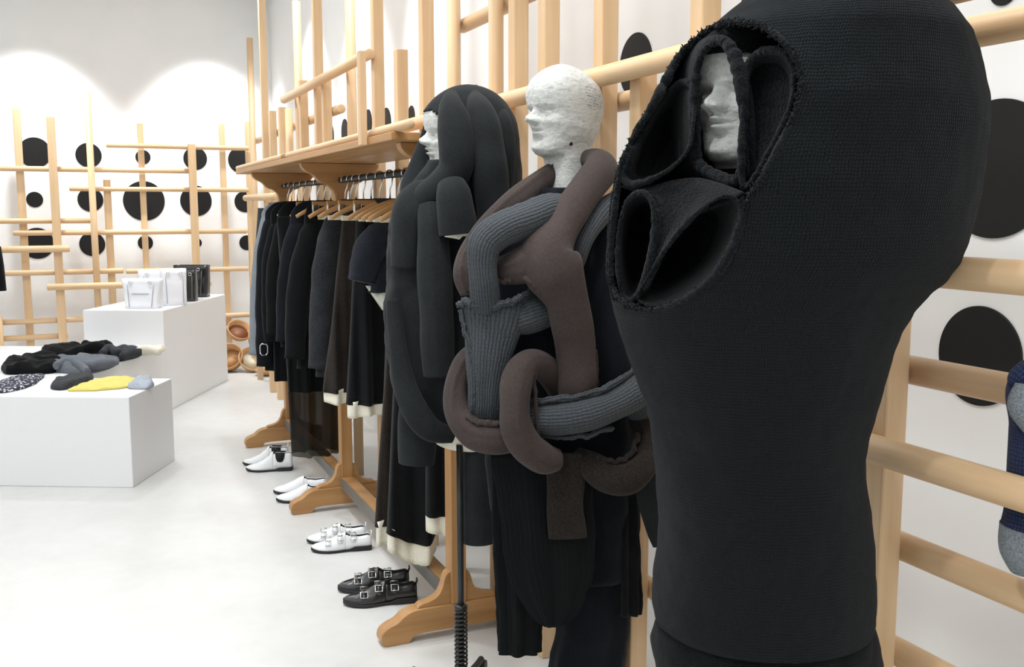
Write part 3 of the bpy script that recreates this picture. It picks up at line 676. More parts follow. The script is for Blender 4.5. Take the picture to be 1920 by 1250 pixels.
folded('crumpled black knit lying farthest back on the podium step', 'sweater', 'folded_sweater', [(152, 661), (162, 655), (185, 654), (207, 655), (211, 659), (188, 664)], H3, .06, 'black', 3, .5, 30, group=G1, sleeves=[('sleeve', [(158, 656, .06, .03), (180, 651, .075, .038), (202, 656, .06, .03)], 0)])
folded('dark grey sweater with sleeves folded beside the cream knit', 'sweater', 'folded_sweater', [(180, 672), (196, 665), (228, 661), (262, 660), (268, 664), (252, 673), (215, 678)], H3, .045, 'dkgrey', 4, .5, 26, group=G1, sleeves=[('sleeve', [(190, 664, .05, .026), (205, 654, .07, .034), (222, 662, .055, .026)], 0), ('sleeve', [(228, 668, .04, .024), (250, 661, .05, .028), (266, 660, .05, .022)], 0)])
folded('mid grey sweater folded at the front of the podium step', 'sweater', 'folded_sweater', [(94, 690), (108, 680), (150, 677), (212, 676), (222, 682), (200, 694), (160, 702), (105, 698)], H3, .05, 'midgrey', 5, .5, 26, group=G1, sleeves=[('sleeve', [(104, 686, .045, .022), (125, 678, .055, .030), (150, 684, .05, .026), (165, 696, .03, .020)], 0), ('sleeve', [(138, 676, .05, .02), (170, 684, .055, .026), (205, 680, .045, .024), (218, 680, .03, .014)], 0)])
folded('cream white knit lying right against the tall white step', 'sweater', 'folded_sweater', [(246, 662), (262, 656), (292, 655), (309, 657), (294, 664), (262, 667)], H3, .035, 'cream', 6, .5, 30, group=G1, sleeves=[('sleeve', [(254, 660, .03, .022), (275, 655, .045, .028), (300, 660, .03, .02)], 0)])
folded('speckled black and white printed scarf on the low podium', 'scarf', 'folded_scarf', [(-12, 722), (18, 714), (50, 706), (82, 704), (74, 714), (48, 728), (6, 737), (-14, 734)], H1, .02, 'print', 7, .6, group=G2)
folded('dark grey folded pouch like garment on the low podium', 'garment', 'folded_garment', [(97, 726), (110, 716), (140, 708), (170, 707), (172, 714), (150, 722), (122, 731), (102, 731)], H1, .035, 'dkgrey', 8, .3, group=G2)
folded('crumpled yellow knit on the low podium, the only bright colour', 'knitwear', 'folded_knitwear', [(128, 733), (150, 726), (185, 716), (225, 711), (258, 713), (250, 724), (215, 730), (172, 733)], H1, .02, 'yellow', 9, .6, 40, group=G2)
folded('pale grey blue knit lying right of the yellow one', 'knitwear', 'folded_knitwear', [(243, 728), (252, 718), (270, 712), (286, 717), (288, 724), (274, 730)], H1, .028, 'paleblue', 10, .6, 40, group=G2)
# ================================================================== bowls by the back wall
def bowl(px, py, r, h, rot, mat, label, inner, z=0, X=None):
    b = onZ(px, py, 0)+Vector((0, 0, z)); o = thing('bowl', label, 'bowl', b, 0, 'bowls piled by the back wall')
    prof = [(.02*r/.12, 0), (.55*r, .004), (.85*r, h*.45), (r, h*.85), (r, h), (.94*r, h), (.82*r, h*.5), (.5*r, h*.12), (.001, h*.1)]
    mb = MB(); mb.lathe(prof, 28); mi = MB(); mi.lathe([(.80*r, h*.46), (.5*r, h*.14), (.001, h*.12)], 28)
    E_ = Matrix.Rotation(rot[2], 3, 'Z')@Matrix.Rotation(rot[0], 3, 'X'); zs = [ (E_@p).z for p in mb.v ]; dz = -min(zs)+.001
    mb.v = [E_@p+Vector((0, 0, dz)) for p in mb.v]; mi.v = [E_@(p+Vector((0, 0, .002)))+Vector((0, 0, dz)) for p in mi.v]
    mb.build('shell', mat, o, local=True); mi.build('inside', inner, o, local=True); return o
bowl(437, 693, .125, .15, (.95, 0, -.45), 'bowl', 'tan deep bowl tilted towards us, lower left of the pile', 'bowl')
bowl(474, 694, .135, .09, (.75, 0, .1), 'bowl', 'wide shallow bowl with a pale glazed inside at the front of the pile', 'bowl_pale')
bowl(446, 688, .11, .10, (.8, 0, .3), 'bowl', 'tan bowl with a dark hollow on top left of the pile', 'brown_leather', z=.235)
bowl(478, 690, .10, .11, (.95, 0, .5), 'bowl', 'small tan bowl lying on the pile between the others', 'bowl', z=.17)
bowl(500, 703, .10, .05, (0.05, 0, 0), 'bowl', 'low tan dish on the floor under the black coats', 'bowl')
bowl(14, 702, .15, .14, (.5, 0, .2), 'brown_leather', 'brown leather bowl on the floor behind the podium at the far left', 'brown_leather')
# ================================================================== edge pieces
o = thing('hanging_garment', 'black sleeve of a garment hanging at the left edge of the photo', 'garment', onY(-10, 545, 8.6)); 
R = []
for (y, l, r_) in ((462, -30, 2), (480, -30, 5), (500, -28, 8), (520, -26, 10), (545, -22, 12.5)):
    a, b = onY(l, y, 8.62), onY(r_, y, 8.62); c = (a+b)/2; hw = (b-a).length/2
    R.append([(c.x+hw*math.cos(t), c.y+.06*math.sin(t), c.z) for t in [2*PI*q/24 for q in range(24)]])
MB().loft(R).build('body', 'black', o)
g = thing('hanging_garment', 'navy knit garment with grey marl trim hanging on rods at the right edge', 'garment', onX(1925, 900, 1.16))
d = 1.42
c = spline([(*P(1965, 690, d), .03), (*P(1935, 735, d), .034), (*P(1950, 800, d), .042), (*P(1945, 880, d), .04), (*P(1938, 960, d), .042), (*P(1935, 990, d), .044)], 8)
MB().tube([q[:3] for q in c], [q[3] for q in c], 24, rough=.006).build('body', 'navy_knit', g)
c = spline([(*P(1938, 988, d), .047), (*P(1934, 1030, d), .044), (*P(1938, 1065, d), .034)], 6)
MB().tube([q[:3] for q in c], [q[3] for q in c], 24, rough=.004).build('cuff', 'grey_marl', g)
c = spline([(*P(1932, 700, d-.01), .022), (*P(1912, 712, d-.01), .018), (*P(1902, 722, d-.01), .012)], 6)
MB().tube([q[:3] for q in c], [q[3] for q in c], 16, rough=.006).build('tied_end', 'navy_knit', g)
c = spline([(*P(1925, 720, d-.03), .016), (*P(1922, 760, d-.03), .026), (*P(1940, 800, d-.03), .02)], 6)
MB().tube([q[:3] for q in c], [q[3] for q in c], 16, rough=.006).build('grey_panel', 'grey_marl', g)
# ================================================================== mannequin heads (local: face looks to -X, Z up, chin at z=0)
HP = [(-.16, .056, -.104, .066), (-.10, .043, -.096, .057), (-.06, .036, -.090, .053), (-.03, .033, -.086, .051), (-.012, .038, -.084, .051), (-.003, .054, -.082, .051), (.004, .066, -.082, .052), (.012, .073, -.082, .054),
      (.025, .073, -.083, .057), (.04, .072, -.085, .061), (.055, .074, -.089, .064), (.07, .076, -.093, .067), (.09, .077, -.098, .070), (.105, .079, -.102, .073), (.12, .084, -.106, .075), (.14, .087, -.108, .077),
      (.16, .083, -.104, .075), (.18, .071, -.094, .068), (.197, .054, -.076, .056), (.210, .036, -.054, .042), (.217, .022, -.034, .027), (.221, .010, -.016, .013), (.2225, .001, -.002, .002)]
def icub(tab, x):
    n = len(tab); i = 0
    while i < n-2 and x > tab[i+1][0]: i += 1
    a, b = tab[i], tab[i+1]; p, q = tab[max(0, i-1)], tab[min(n-1, i+2)]; h = b[0]-a[0]; t = min(1, max(0, (x-a[0])/h)); out = []
    for k in range(1, len(a)):
        m0 = (b[k]-p[k])/(b[0]-p[0]) if i > 0 else (b[k]-a[k])/h; m1 = (q[k]-a[k])/(q[0]-a[0]) if i+2 < n else (b[k]-a[k])/h
        out.append((2*t**3-3*t*t+1)*a[k]+(t**3-2*t*t+t)*h*m0+(-2*t**3+3*t*t)*b[k]+(t**3-t*t)*h*m1)
    return out
def g2(l, z, l0, z0, sl, sz): return math.exp(-((l-l0)/sl)**2-((z-z0)/sz)**2)
def head_point(z, a):
    F, B, S = icub(HP, z); c = math.cos(a); s = math.sin(a)
    ex = .86
    f = (abs(c)**ex)*(F if c > 0 else B) if c > 0 else (abs(c)**.9)*B
    l = (abs(s)**ex)*(1 if s > 0 else -1)*S
    dz = 0
    if -.06 < z < .075:
        k = 1-abs(z-.004)/(.064 if z < .004 else .071); k = max(0, k)**1.2
        dz = .036*k*min(1, max(0, (.06-f)/.075))
    if c > 0:
        w = min(1, c*2.2); al = abs(l); d = 0
        nw = lerp(.0085, .0138, min(1, max(0, (.105-z)/.03)))
        nz = 1.1*interp([(.064, 0), (.067, .004), (.070, .014), (.0740, .0235), (.079, .0268), (.084, .0248), (.0905, .0178), (.097, .0112), (.104, .006), (.112, .002), (.12, 0)], z)[0]
        d += nz*math.exp(-(l/nw)**2)
        d += .0125*g2(al, z, .0135, .0755, .0055, .006)-.008*g2(al, z, .007, .0690, .0045, .003)
        d += .0135*g2(l, z, 0, .0605, .0145, .0046)+.0125*g2(l, z, 0, .0480, .0130, .0050)-.0065*g2(l, z, 0, .0545, .018, .0019)
        d -= .008*g2(l, z, 0, .037, .02, .006); d += .010*g2(l, z, 0, .013, .019, .011)
        d -= .0205*g2(al, z, .032, .0985, .0195, .0115); d += .0200*g2(al, z, .0335, .0955, .0095, .0058)
        d += .0042*g2(al, z, .033, .1000, .0115, .0016); d -= .0030*g2(al, z, .033, .0935, .0100, .0012); d += .002*g2(al, z, .033, .0895, .010, .0014)
        d += .0045*g2(al, z, .030, .1130, .020, .0045); d += .0055*g2(al, z, .044, .077, .015, .011); d -= .003*g2(al, z, .038, .055, .014, .016)
        f += d*w
    return Vector((-f, l, z+dz))
PITCHUP = .13
def tilt(p):
    k = min(1, max(0, (p.z+.09)/.10)); k = k*k*(3-2*k); a = PITCHUP*k; q = p-Vector((.02, 0, 0))
    return Vector((q.x*math.cos(a)+0*q.z, q.y, q.z-q.x*math.sin(a)))+Vector((.02, 0, 0)) if k > 0 else p
def head_mesh(scale=1.0):
    zs = []
    z = -.16
    while z < .2225: zs.append(z); z += .006 if z < -.02 else .002 if z < .195 else .001 if z < .215 else .0004
    zs.append(.2225)
    n = 144; angs = []
    for j in range(n):
        t = j/n; a = 2*PI*t; angs.append(a-.42*math.sin(a))
    rings = []
    for z in zs:
        r = []
        for a in angs:
            p = tilt(head_point(z, a))
            p += Vector((p.x, p.y, 0)).normalized()*(.0011*fbm(p, 30)+.0008*noise.noise(p*95)) if z < .2 else Vector()
            r.append(p*scale)
        rings.append(r)
    return rings
HEADS = head_mesh()
def mannequin(label, nose_px, d, torso, pole_xy, casters=False, rotz=0, tz=(.75, 1.36), nz=.094, hs=1.0, a0=-12, leglen=.25):
    """nose_px = photo point of the nose tip"""
    q = P(*nose_px, d); tip = Vector((-.105, 0, nz))*hs; c = Matrix.Rotation(rotz, 3, 'Z')@tip
    hp = q-c
    o = thing('mannequin', label, 'mannequin', (hp.x, hp.y, 0))
    Rz = Matrix.Rotation(rotz, 3, 'Z')
    rings = [[Rz@(p*hs)+hp for p in r] for r in HEADS]
    MB().loft(rings).build('head', 'mache', o)
    zn = hp.z-.145*hs
    tr = []
    for (t, hx, hy, ox) in [(0, .05, .05, .03), (.03, .075, .10, .03), (.08, .10, .165, .025), (.2, .115, .17, .01), (.4, .10, .145, .01), (.6, .09, .125, .015), (.8, .11, .15, .02), (.95, .115, .16, .02), (1, .10, .15, .02)]:
        z = lerp(zn, tz[0], t); tr.append([(hp.x+ox+hx*torso*math.cos(a), hp.y+hy*torso*math.sin(a), z) for a in [2*PI*k/48 for k in range(48)]])
    MB().loft(tr).build('torso', 'cream', o)
    px_, py_ = pole_xy if pole_xy else (hp.x+.02, hp.y)
    MB().cyl((px_, py_, .1), (px_, py_, tz[0]+.02), .0095, 20).build('pole', 'black_metal', o)
    MB().lathe([(.0175, .025), (.0215, .03), (.0215, .09), (.019, .102), (.0125, .106)], 24, (px_, py_, 0)).build('hub', 'black_metal', o)
    sp = []
    for k in range(16*14+1):
        a = 2*PI*k/16; sp.append((px_+.0165*math.cos(a), py_+.0165*math.sin(a), .106+.175*k/(16*14)))
    if casters: MB().tube(sp, .0032, 7).build('spring', 'black_metal', o)
    if casters: MB().lathe([(.012, .280), (.019, .283), (.019, .290), (.012, .294)], 20, (px_, py_, 0)).build('spring_collar', 'black_metal', o)
    n = 5
    for k in range(n):
        a = 2*PI*k/n+math.radians(a0); dx, dy = math.cos(a), math.sin(a)
        leg = spline([(px_+dx*.018, py_+dy*.018, .05, .013), (px_+dx*.36*leglen, py_+dy*.36*leglen, .054, .012), (px_+dx*.8*leglen, py_+dy*.8*leglen, .050, .010), (px_+dx*leglen, py_+dy*leglen, .050, .010)], 6)
        lg = MB().tube([p[:3] for p in leg], [p[3] for p in leg], 12).build('leg', 'black_metal', o)
        cx_, cy_ = px_+dx*leglen, py_+dy*leglen
        MB().cyl((cx_-dy*.012, cy_+dx*.012, .024), (cx_+dy*.012, cy_-dx*.012, .024), .023, 20).build('caster', 'black_metal', lg)
    return o, hp
# ------------------------------------------------------------------ generic garment tools
def prof_rings(D, tab, ys, bf=.75, n=96, rough=.006, seed=0, ctr=None, lean=0, fold=0, kf=9):
    """closed horizontal rings whose left and right edges follow a measured profile (row, left, right) at distance D"""
    out = []
    for y in ys:
        L, R_ = interp(tab, y); c = P((L+R_)/2, y, D); a = (P(R_, y, D)-P(L, y, D)).length/2
        b = bf(y) if callable(bf) else a*bf
        r = []
        for j in range(n):
            t = 2*PI*j/n; p = c+RT*(a*math.cos(t))-FH*(b*math.sin(t))
            if rough: p += (p-c).normalized()*(rough*fbm(p, 7, seed)+rough*.5*fbm(p, 19, seed+5))
            if fold: p += (p-c).normalized()*fold*math.sin(t*kf+seed+2*fbm((0, 0, p.z), 2, seed))
            r.append(p)
        out.append(r)
    return out
def ys_range(a, b, n): return [a+(b-a)*i/n for i in range(n+1)]
def ptube(ctrl, D, k=10, **kw):
    """tube along measured points (px, py, radius px, depth offset m)"""
    s = D; pts = spline(ctrl, k); path = []; rad = []
    for (x, y, r, dd) in pts:
        path.append(P(x, y, D+dd)); rad.append(max(.004, r*(D+dd)/FPX))
    return MB().tube(path, rad, kw.pop('n', 28), **kw)
def ruffle(mb, ctrl, D, w=.018, seed=0, k=8, amp=.008):
    """raw seam allowance standing up along a line"""
    pts = spline(ctrl, k); a = []; 
    for i, (x, y, dx, dy, dd) in enumerate(pts):
        p = P(x, y, D+dd); q = P(x+dx, y+dy, D+dd-.004)
        wv = amp*math.sin(i*.9+seed)+amp*noise.noise(Vector((i*.5, seed, 0)))
        a.append([p+FH*.004, q+FH*(.003+wv), q-FH*(.003-wv), p-FH*.004])
    return mb.loft(a, True)
# ================================================================== 1: hooded mannequin (far)
D1 = 2.72
m1, h1 = mannequin('white papier-mache mannequin head in a charcoal hood, on a black wheeled pole', (785, 264), D1, .78, tuple(P(863, 1000, 2.66))[:2], casters=True, a0=50, leglen=.18, tz=(P(860, 837, D1).z, 1.3))
g1 = thing('hooded_coat', 'charcoal felt coat with a draped hood of hanging sleeves on the far mannequin', 'coat', (h1.x, h1.y, .3))
tab = [(300, 800, 905), (340, 775, 930), (370, 752, 945), (400, 736, 955), (440, 729, 960), (480, 727, 962), (560, 722, 962), (640, 726, 960), (710, 735, 955), (770, 752, 945), (800, 770, 925), (812, 795, 890), (820, 820, 875)]
MB().loft(prof_rings(D1, tab, ys_range(300, 819, 70), bf=.62, rough=.010, seed=3)).build('body', 'charcoal', g1)
# hood shell with a face opening
hc = h1+Vector((.040, 0, .095))
def hood_shell(mb, c, rx, ry, rz, face, n=110, m=70, droop=0):
    pts = []
    for i in range(m+1):
        v = i/m; row = []
        for j in range(n):
            a = 2*PI*j/n
            if v < .5: ph = v/.5*PI/2; k = math.sin(ph); z = c.z+rz*math.cos(ph)
            else: k = 1+.12*(v-.5)/.5; z = c.z-droop*(v-.5)/.5
            p = Vector((c.x+rx*k*math.cos(a), c.y+ry*k*math.sin(a), z)); p += Vector((p.x-c.x, p.y-c.y, 0)).normalized()*min(1, k*1.5)*(.006*fbm(p, 7)+.002*fbm(p, 20)) if k > .02 else Vector()
            row.append(p)
        pts.append(row)
    for i in range(m):
        for j in range(n):
            q = [pts[i][j], pts[i][(j+1) % n], pts[i+1][(j+1) % n], pts[i+1][j]]
            mid = sum(q, Vector())/4
            if face(mid-c): continue
            mb.add(q, [(0, 1, 2, 3)])
    return mb
def merge(o, dist=.0006):
    bm = bmesh.new(); bm.from_mesh(o.data); bmesh.ops.remove_doubles(bm, verts=bm.verts, dist=dist); bmesh.ops.recalc_face_normals(bm, faces=bm.faces); bm.to_mesh(o.data); bm.free(); return o
o = hood_shell(MB(), hc, .140, .110, .149, lambda d: d.x < -.066 and d.z < .077-.5*max(0, abs(d.y)-.03) and abs(d.y) < .095, droop=.30).build('hood', 'charcoal', g1, solid=.012); merge(o)
rim = []
for k in range(33):
    t = k/32; a = lerp(-1, 1, t)
    yy = .094*math.sin(a*PI/2); zz = .079-.30*abs(a)**2.6
    rim.append(hc+Vector((-.070-.022*(1-abs(a)), yy, zz)))
MB().tube(rim, .012, 12, rough=.004).build('hood_edge', 'charcoal', g1)
ptube([(803, 222, 5, .06), (797, 262, 11, .06), (788, 305, 19, .05), (778, 345, 26, .03), (775, 372, 24, .0)], D1, n=28, flat=.6, up=tuple(RT), rough=.004, seed=31).build('hood_flap', 'charcoal', g1)
# the sleeves that hang over the hood as thick rolls
for nm, ctrl, sd in (('draped_sleeve', [(846, 180, 12, .0), (846, 203, 24, -.07), (852, 235, 31, -.105), (857, 280, 33, -.12), (854, 318, 31, -.125), (832, 348, 31, -.12), (800, 374, 31, -.105), (778, 405, 30, -.09)], 1),
                     ('draped_sleeve', [(888, 178, 12, .03), (897, 200, 23, -.045), (908, 235, 30, -.085), (915, 290, 32, -.10), (921, 345, 33, -.10), (926, 400, 33, -.09), (928, 470, 32, -.07)], 2),
                     ('draped_sleeve', [(930, 195, 8, .06), (940, 225, 18, .0), (947, 270, 19, -.01), (945, 330, 19, -.01), (942, 390, 20, .0)], 3),
                     ('hanging_sleeve', [(846, 345, 26, -.155), (851, 366, 33, -.175), (856, 400, 35, -.185), (861, 438, 37, -.185)], 4),
                     ('shoulder_roll', [(818, 352, 22, -.06), (790, 366, 33, -.09), (772, 395, 38, -.10), (762, 440, 33, -.095), (760, 500, 29, -.09)], 5),
                     ('hanging_sleeve', [(808, 385, 24, -.13), (812, 430, 30, -.15), (815, 520, 33, -.16), (820, 620, 32, -.16), (823, 703, 30, -.155)], 6),
                     ('lower_roll', [(736, 560, 12, -.10), (747, 660, 18, -.12), (766, 745, 24, -.13), (802, 802, 24, -.14), (850, 816, 16, -.12)], 7),
                     ('hanging_sleeve', [(785, 760, 36, -.03), (784, 800, 38, -.05), (783, 845, 37, -.05), (782, 868, 34, -.05)], 8),
                     ('hanging_sleeve', [(888, 800, 18, -.02), (893, 860, 24, -.03), (896, 940, 29, -.03), (897, 1016, 31, -.03)], 9)):
    MB_ = ptube(ctrl, D1, n=32, flat=.8 if sd not in (1, 2) else 1, up=tuple(RT), rough=.0045, seed=sd, ridge=[(PI*.5, .10, .0025)] if sd in (6, 8) else None)
    MB_.build(nm, 'charcoal', g1)
MB().loft([[P(x+7*math.sin(i*1.3), y, D1-.185) for i, (x, y) in enumerate(row)] for row in ([(832, 436), (845, 434), (860, 433), (875, 433), (888, 434)], [(834, 444), (846, 447), (858, 449), (872, 443), (886, 442)])], closed=False).build('cuff_lining', 'cream', g1, solid=.006)
# ================================================================== 2: bare headed mannequin (middle)
D2 = 2.45
m2, h2 = mannequin('bare white papier-mache mannequin head printed with faded newspaper text', (985, 222), D2, .8, None, tz=(.8, 1.3), rotz=.16, hs=1.04, leglen=.16)
# newsprint on the side of the head: rows of tiny strokes
mb = MB(); rr = random.Random(3); R2 = Matrix.Rotation(.16, 3, 'Z')
def hside(z, f):                     # point on the camera side of the head at height z and front-back position f (positive = front)
    best = None
    for k in range(90):
        a = -PI*(k+.5)/90; p = tilt(head_point(z, a))
        if best is None or abs(-p.x-f) < abs(-best.x-f): best = p
    return best
for row in range(8):
    z = .166-row*.0068; f = -.012
    while f > -.066+(.02 if row > 6 else 0):
        w = rr.uniform(.0006, .0017)
        if rr.random() < .93:
            a = hside(z, f); b = hside(z, f-w); nrm = Vector((0, -1, 0)); hgt = rr.uniform(.0009, .0017)
            out = Vector((a.x*.5, a.y, 0)).normalized()*.0016
            q = [a+out, b+out, b+out+Vector((0, 0, hgt)), a+out+Vector((0, 0, hgt))]
            mb.add([h2+R2@(p*1.04) for p in q], [(0, 1, 2, 3)], flat=True)
        f -= w+rr.choice((.0004, .0004, .0005, .0014))
mb.build('printed_text', 'ink', m2)
hq = hside(.012, .012); MB().tube([h2+R2@(hq*1.04)+Vector((0, .008, 0)), h2+R2@(hq*1.04)-Vector((0, .0012, 0))], .0046, 12).build('drilled_hole', 'lining', m2)
g2c = thing('knotted_coat', 'black pinstripe coat draped in knotted brown and grey stuffed tubes on the bare headed mannequin', 'coat', (h2.x, h2.y, .2))
tab = [(352, 1005, 1105), (372, 985, 1118), (392, 950, 1140), (420, 918, 1165), (460, 900, 1178), (540, 890, 1185), (640, 885, 1195), (740, 895, 1205), (840, 912, 1208), (940, 922, 1200), (1040, 932, 1196), (1075, 940, 1192)]
MB().loft(prof_rings(D2, tab, ys_range(352, 1075, 80), bf=.58, rough=.008, seed=5, fold=.004)).build('coat_body', 'navy_suit', g2c)
# hanging panels and trouser legs below
def panel(nm, tab, y0, y1, D, mat, bf=.35, seed=0, fold=.006, kf=7, cap=True):
    MB().loft(prof_rings(D, tab, ys_range(y0, y1, 40), bf=bf, rough=.006, seed=seed, fold=fold, kf=kf, n=80)).build(nm, mat, g2c)
panel('front_drape', [(850, 925, 1100), (950, 935, 1110), (1050, 948, 1112), (1090, 962, 1108), (1120, 978, 1098), (1150, 997, 1082), (1168, 1015, 1060), (1176, 1030, 1045)], 850, 1175, D2-.16, 'pinstripe', .18, 1)
panel('side_panel', [(860, 920, 1010), (1000, 928, 1012), (1150, 933, 1013), (1222, 934, 1014)], 860, 1222, D2-.08, 'pinstripe', .5, 2)
panel('side_panel', [(860, 1130, 1192), (1000, 1140, 1196), (1150, 1152, 1200)], 860, 1152, D2-.05, 'black', .5, 3)
panel('trouser_leg', [(900, 1040, 1150), (1020, 1050, 1165), (1120, 1055, 1178), (1180, 1048, 1182), (1230, 1035, 1175), (1300, 1015, 1160), (1400, 1005, 1150)], 900, 1400, D2-.02, 'navy_suit', .6, 4, .004)
panel('trouser_leg', [(900, 1080, 1170), (1050, 1090, 1172), (1200, 1092, 1178), (1290, 1080, 1170)], 900, 1290, D2+.08, 'black', .6, 6)
# stuffed tubes (px, py, radius px, depth offset)
F = -.19
RID = [(PI*.5, .09, .006)]
def rope(nm, mat, ctrl, seed, ridge=RID, flat=.9, n=36, rough=.006):
    return ptube(ctrl, D2, n=n, flat=flat, up=tuple(RT), rough=rough, seed=seed, ridge=ridge).build(nm, mat, g2c)
rope('brown_tube', 'brown', [(1092, 296, 16, .06), (1120, 302, 26, .01), (1128, 318, 32, -.05), (1108, 345, 33, -.11), (1078, 385, 33, -.16), (1050, 430, 34, -.20), (1028, 470, 52, -.225), (1036, 508, 57, -.232), (1060, 560, 42, -.22), (1074, 620, 38, -.205), (1080, 690, 37, -.195), (1080, 745, 35, -.185)], 1, [(PI*.08, .07, .006)])
rope('brown_tube', 'brown', [(1062, 300, 14, .08), (1010, 345, 22, .02), (975, 372, 24, -.04), (945, 395, 22, -.08), (905, 440, 22, -.09), (880, 480, 24, -.10), (872, 515, 22, -.12), (880, 550, 18, -.13)], 2)
rope('brown_tube', 'brown', [(1040, 478, 46, -.22), (1000, 490, 40, -.225), (962, 502, 32, -.215), (930, 508, 24, -.18), (890, 515, 20, -.15)], 3)
rope('grey_tube', 'grey_knit', [(1075, 392, 24, -.10), (1030, 398, 34, -.155), (985, 415, 39, -.205), (940, 432, 39, -.235), (912, 455, 38, -.245), (905, 490, 34, -.245), (908, 530, 31, -.24), (912, 575, 30, -.21)], 4, [(PI*.5, .1, .004)])
rope('grey_tube', 'grey_knit', [(1165, 372, 20, -.05), (1138, 388, 21, -.11), (1112, 420, 21, -.15), (1092, 455, 20, -.17), (1076, 495, 18, -.17)], 5, [(PI*1.5, .12, .004)])
rope('grey_tube', 'grey_knit', [(929, 566, 64, -.195), (926, 590, 62, -.20), (921, 640, 50, -.205), (915, 700, 38, -.21), (912, 750, 33, -.205), (910, 795, 32, -.19)], 6, [(PI*.62, .07, .006), (PI*.4, .06, .004)], flat=.55)
rope('grey_tube', 'grey_knit', [(1060, 570, 24, -.12), (1020, 578, 36, -.155), (985, 588, 40, -.18), (955, 598, 30, -.15)], 14)
rope('brown_tube', 'brown', [(905, 650, 18, -.13), (875, 680, 22, -.155), (856, 725, 22, -.175), (858, 775, 25, -.19), (885, 810, 30, -.215), (925, 820, 33, -.235), (965, 815, 30, -.225)], 7, [(PI*.5, .07, .006)])
rope('brown_tube', 'brown', [(1050, 735, 20, -.15), (1030, 700, 24, -.18), (1005, 680, 27, -.215), (978, 690, 31, -.25), (966, 735, 33, -.27), (966, 790, 35, -.275), (985, 835, 35, -.265), (1015, 858, 32, -.245), (1045, 862, 22, -.225)], 8, [(PI*.02, .07, .006)])
rope('grey_tube', 'grey_knit', [(985, 782, 32, -.20), (1030, 784, 38, -.215), (1080, 780, 39, -.22), (1130, 765, 38, -.205), (1175, 742, 37, -.17), (1210, 715, 34, -.12)], 9, [(PI*.5, .1, .005)])
rope('brown_tube', 'brown_dark', [(1085, 850, 14, -.14), (1108, 870, 28, -.18), (1140, 892, 32, -.195), (1180, 890, 34, -.19), (1208, 862, 30, -.165), (1214, 825, 26, -.135), (1202, 785, 26, -.10)], 10, [(PI*.5, .07, .005)])
rope('grey_tube', 'grey_knit', [(1165, 740, 26, -.12), (1195, 770, 24, -.11), (1205, 800, 20, -.10)], 11)
ptube([(1062, 850, 34, -.19), (1062, 890, 38, -.195), (1060, 950, 37, -.19), (1062, 985, 37, -.185), (1063, 1008, 37, -.185)], D2, n=36, flat=.3, up=tuple(RT), rough=.008, seed=12).build('hanging_tail', 'brown_dark', g2c)
ptube([(1208, 850, 14, -.10), (1212, 890, 24, -.10), (1216, 940, 23, -.10), (1223, 985, 15, -.10), (1230, 1025, 4, -.10)], D2, n=28, flat=.35, up=tuple(RT), rough=.006, seed=13).build('pointed_tail', 'charcoal', g2c)
def seam(ctrl, mat, seed, r=.0055, amp=.006):
    pts = [P(x, y, D2+dd) for x, y, dd in spline(ctrl, 12)]; out = []; rr = []
    for i, p in enumerate(pts):
        out.append(p+UZ*(amp*noise.noise(Vector((i*.22, seed, 0))))+RT*(amp*.6*noise.noise(Vector((i*.2, seed, 7))))); rr.append(r*(1+.5*noise.noise(Vector((i*.6, seed, 3)))))
    MB().tube(out, rr, 8, flat=1.0, rough=.003, seed=seed).build('raw_seam', mat, g2c)
seam([(862, 575, -.20), (872, 565, -.225), (892, 572, -.24), (915, 575, -.243), (938, 570, -.243), (958, 566, -.24), (975, 556, -.24), (998, 542, -.21)], 'grey_knit', 1, .007, .010)
seam([(862, 580, -.215), (872, 620, -.22), (882, 660, -.225), (887, 700, -.225), (888, 750, -.22), (887, 782, -.205)], 'grey_knit', 4, .006)
seam([(985, 754, -.215), (1020, 750, -.235), (1070, 744, -.24), (1120, 732, -.228), (1165, 708, -.195), (1198, 684, -.145)], 'grey_knit', 2, .006)
seam([(1003, 816, -.215), (1050, 820, -.225), (1100, 816, -.225), (1150, 800, -.2)], 'grey_knit', 7)
seam([(932, 528, -.225), (955, 524, -.24), (978, 516, -.25), (995, 528, -.262), (1015, 546, -.262), (1030, 556, -.25)], 'brown', 3, .006, .009)
seam([(876, 783, -.225), (898, 792, -.245), (925, 795, -.255), (948, 786, -.255)], 'brown', 5, .006, .010)
seam([(1086, 560, -.20), (1104, 610, -.19), (1116, 660, -.18), (1118, 735, -.17)], 'brown', 6)
seam([(1118, 856, -.20), (1145, 864, -.21), (1170, 862, -.205), (1190, 838, -.185), (1196, 812, -.155)], 'brown_dark', 8, .006, .009)
seam([(1000, 690, -.245), (1004, 740, -.25), (1006, 790, -.25), (1012, 830, -.24)], 'brown', 9)
ptube([(1148, 398, 30, -.03), (1146, 440, 40, -.06), (1138, 540, 44, -.09), (1140, 640, 44, -.10), (1150, 740, 42, -.10)], D2, n=32, flat=.8, up=tuple(RT), rough=.004, seed=21).build('jacket_sleeve', 'navy_suit', g2c)
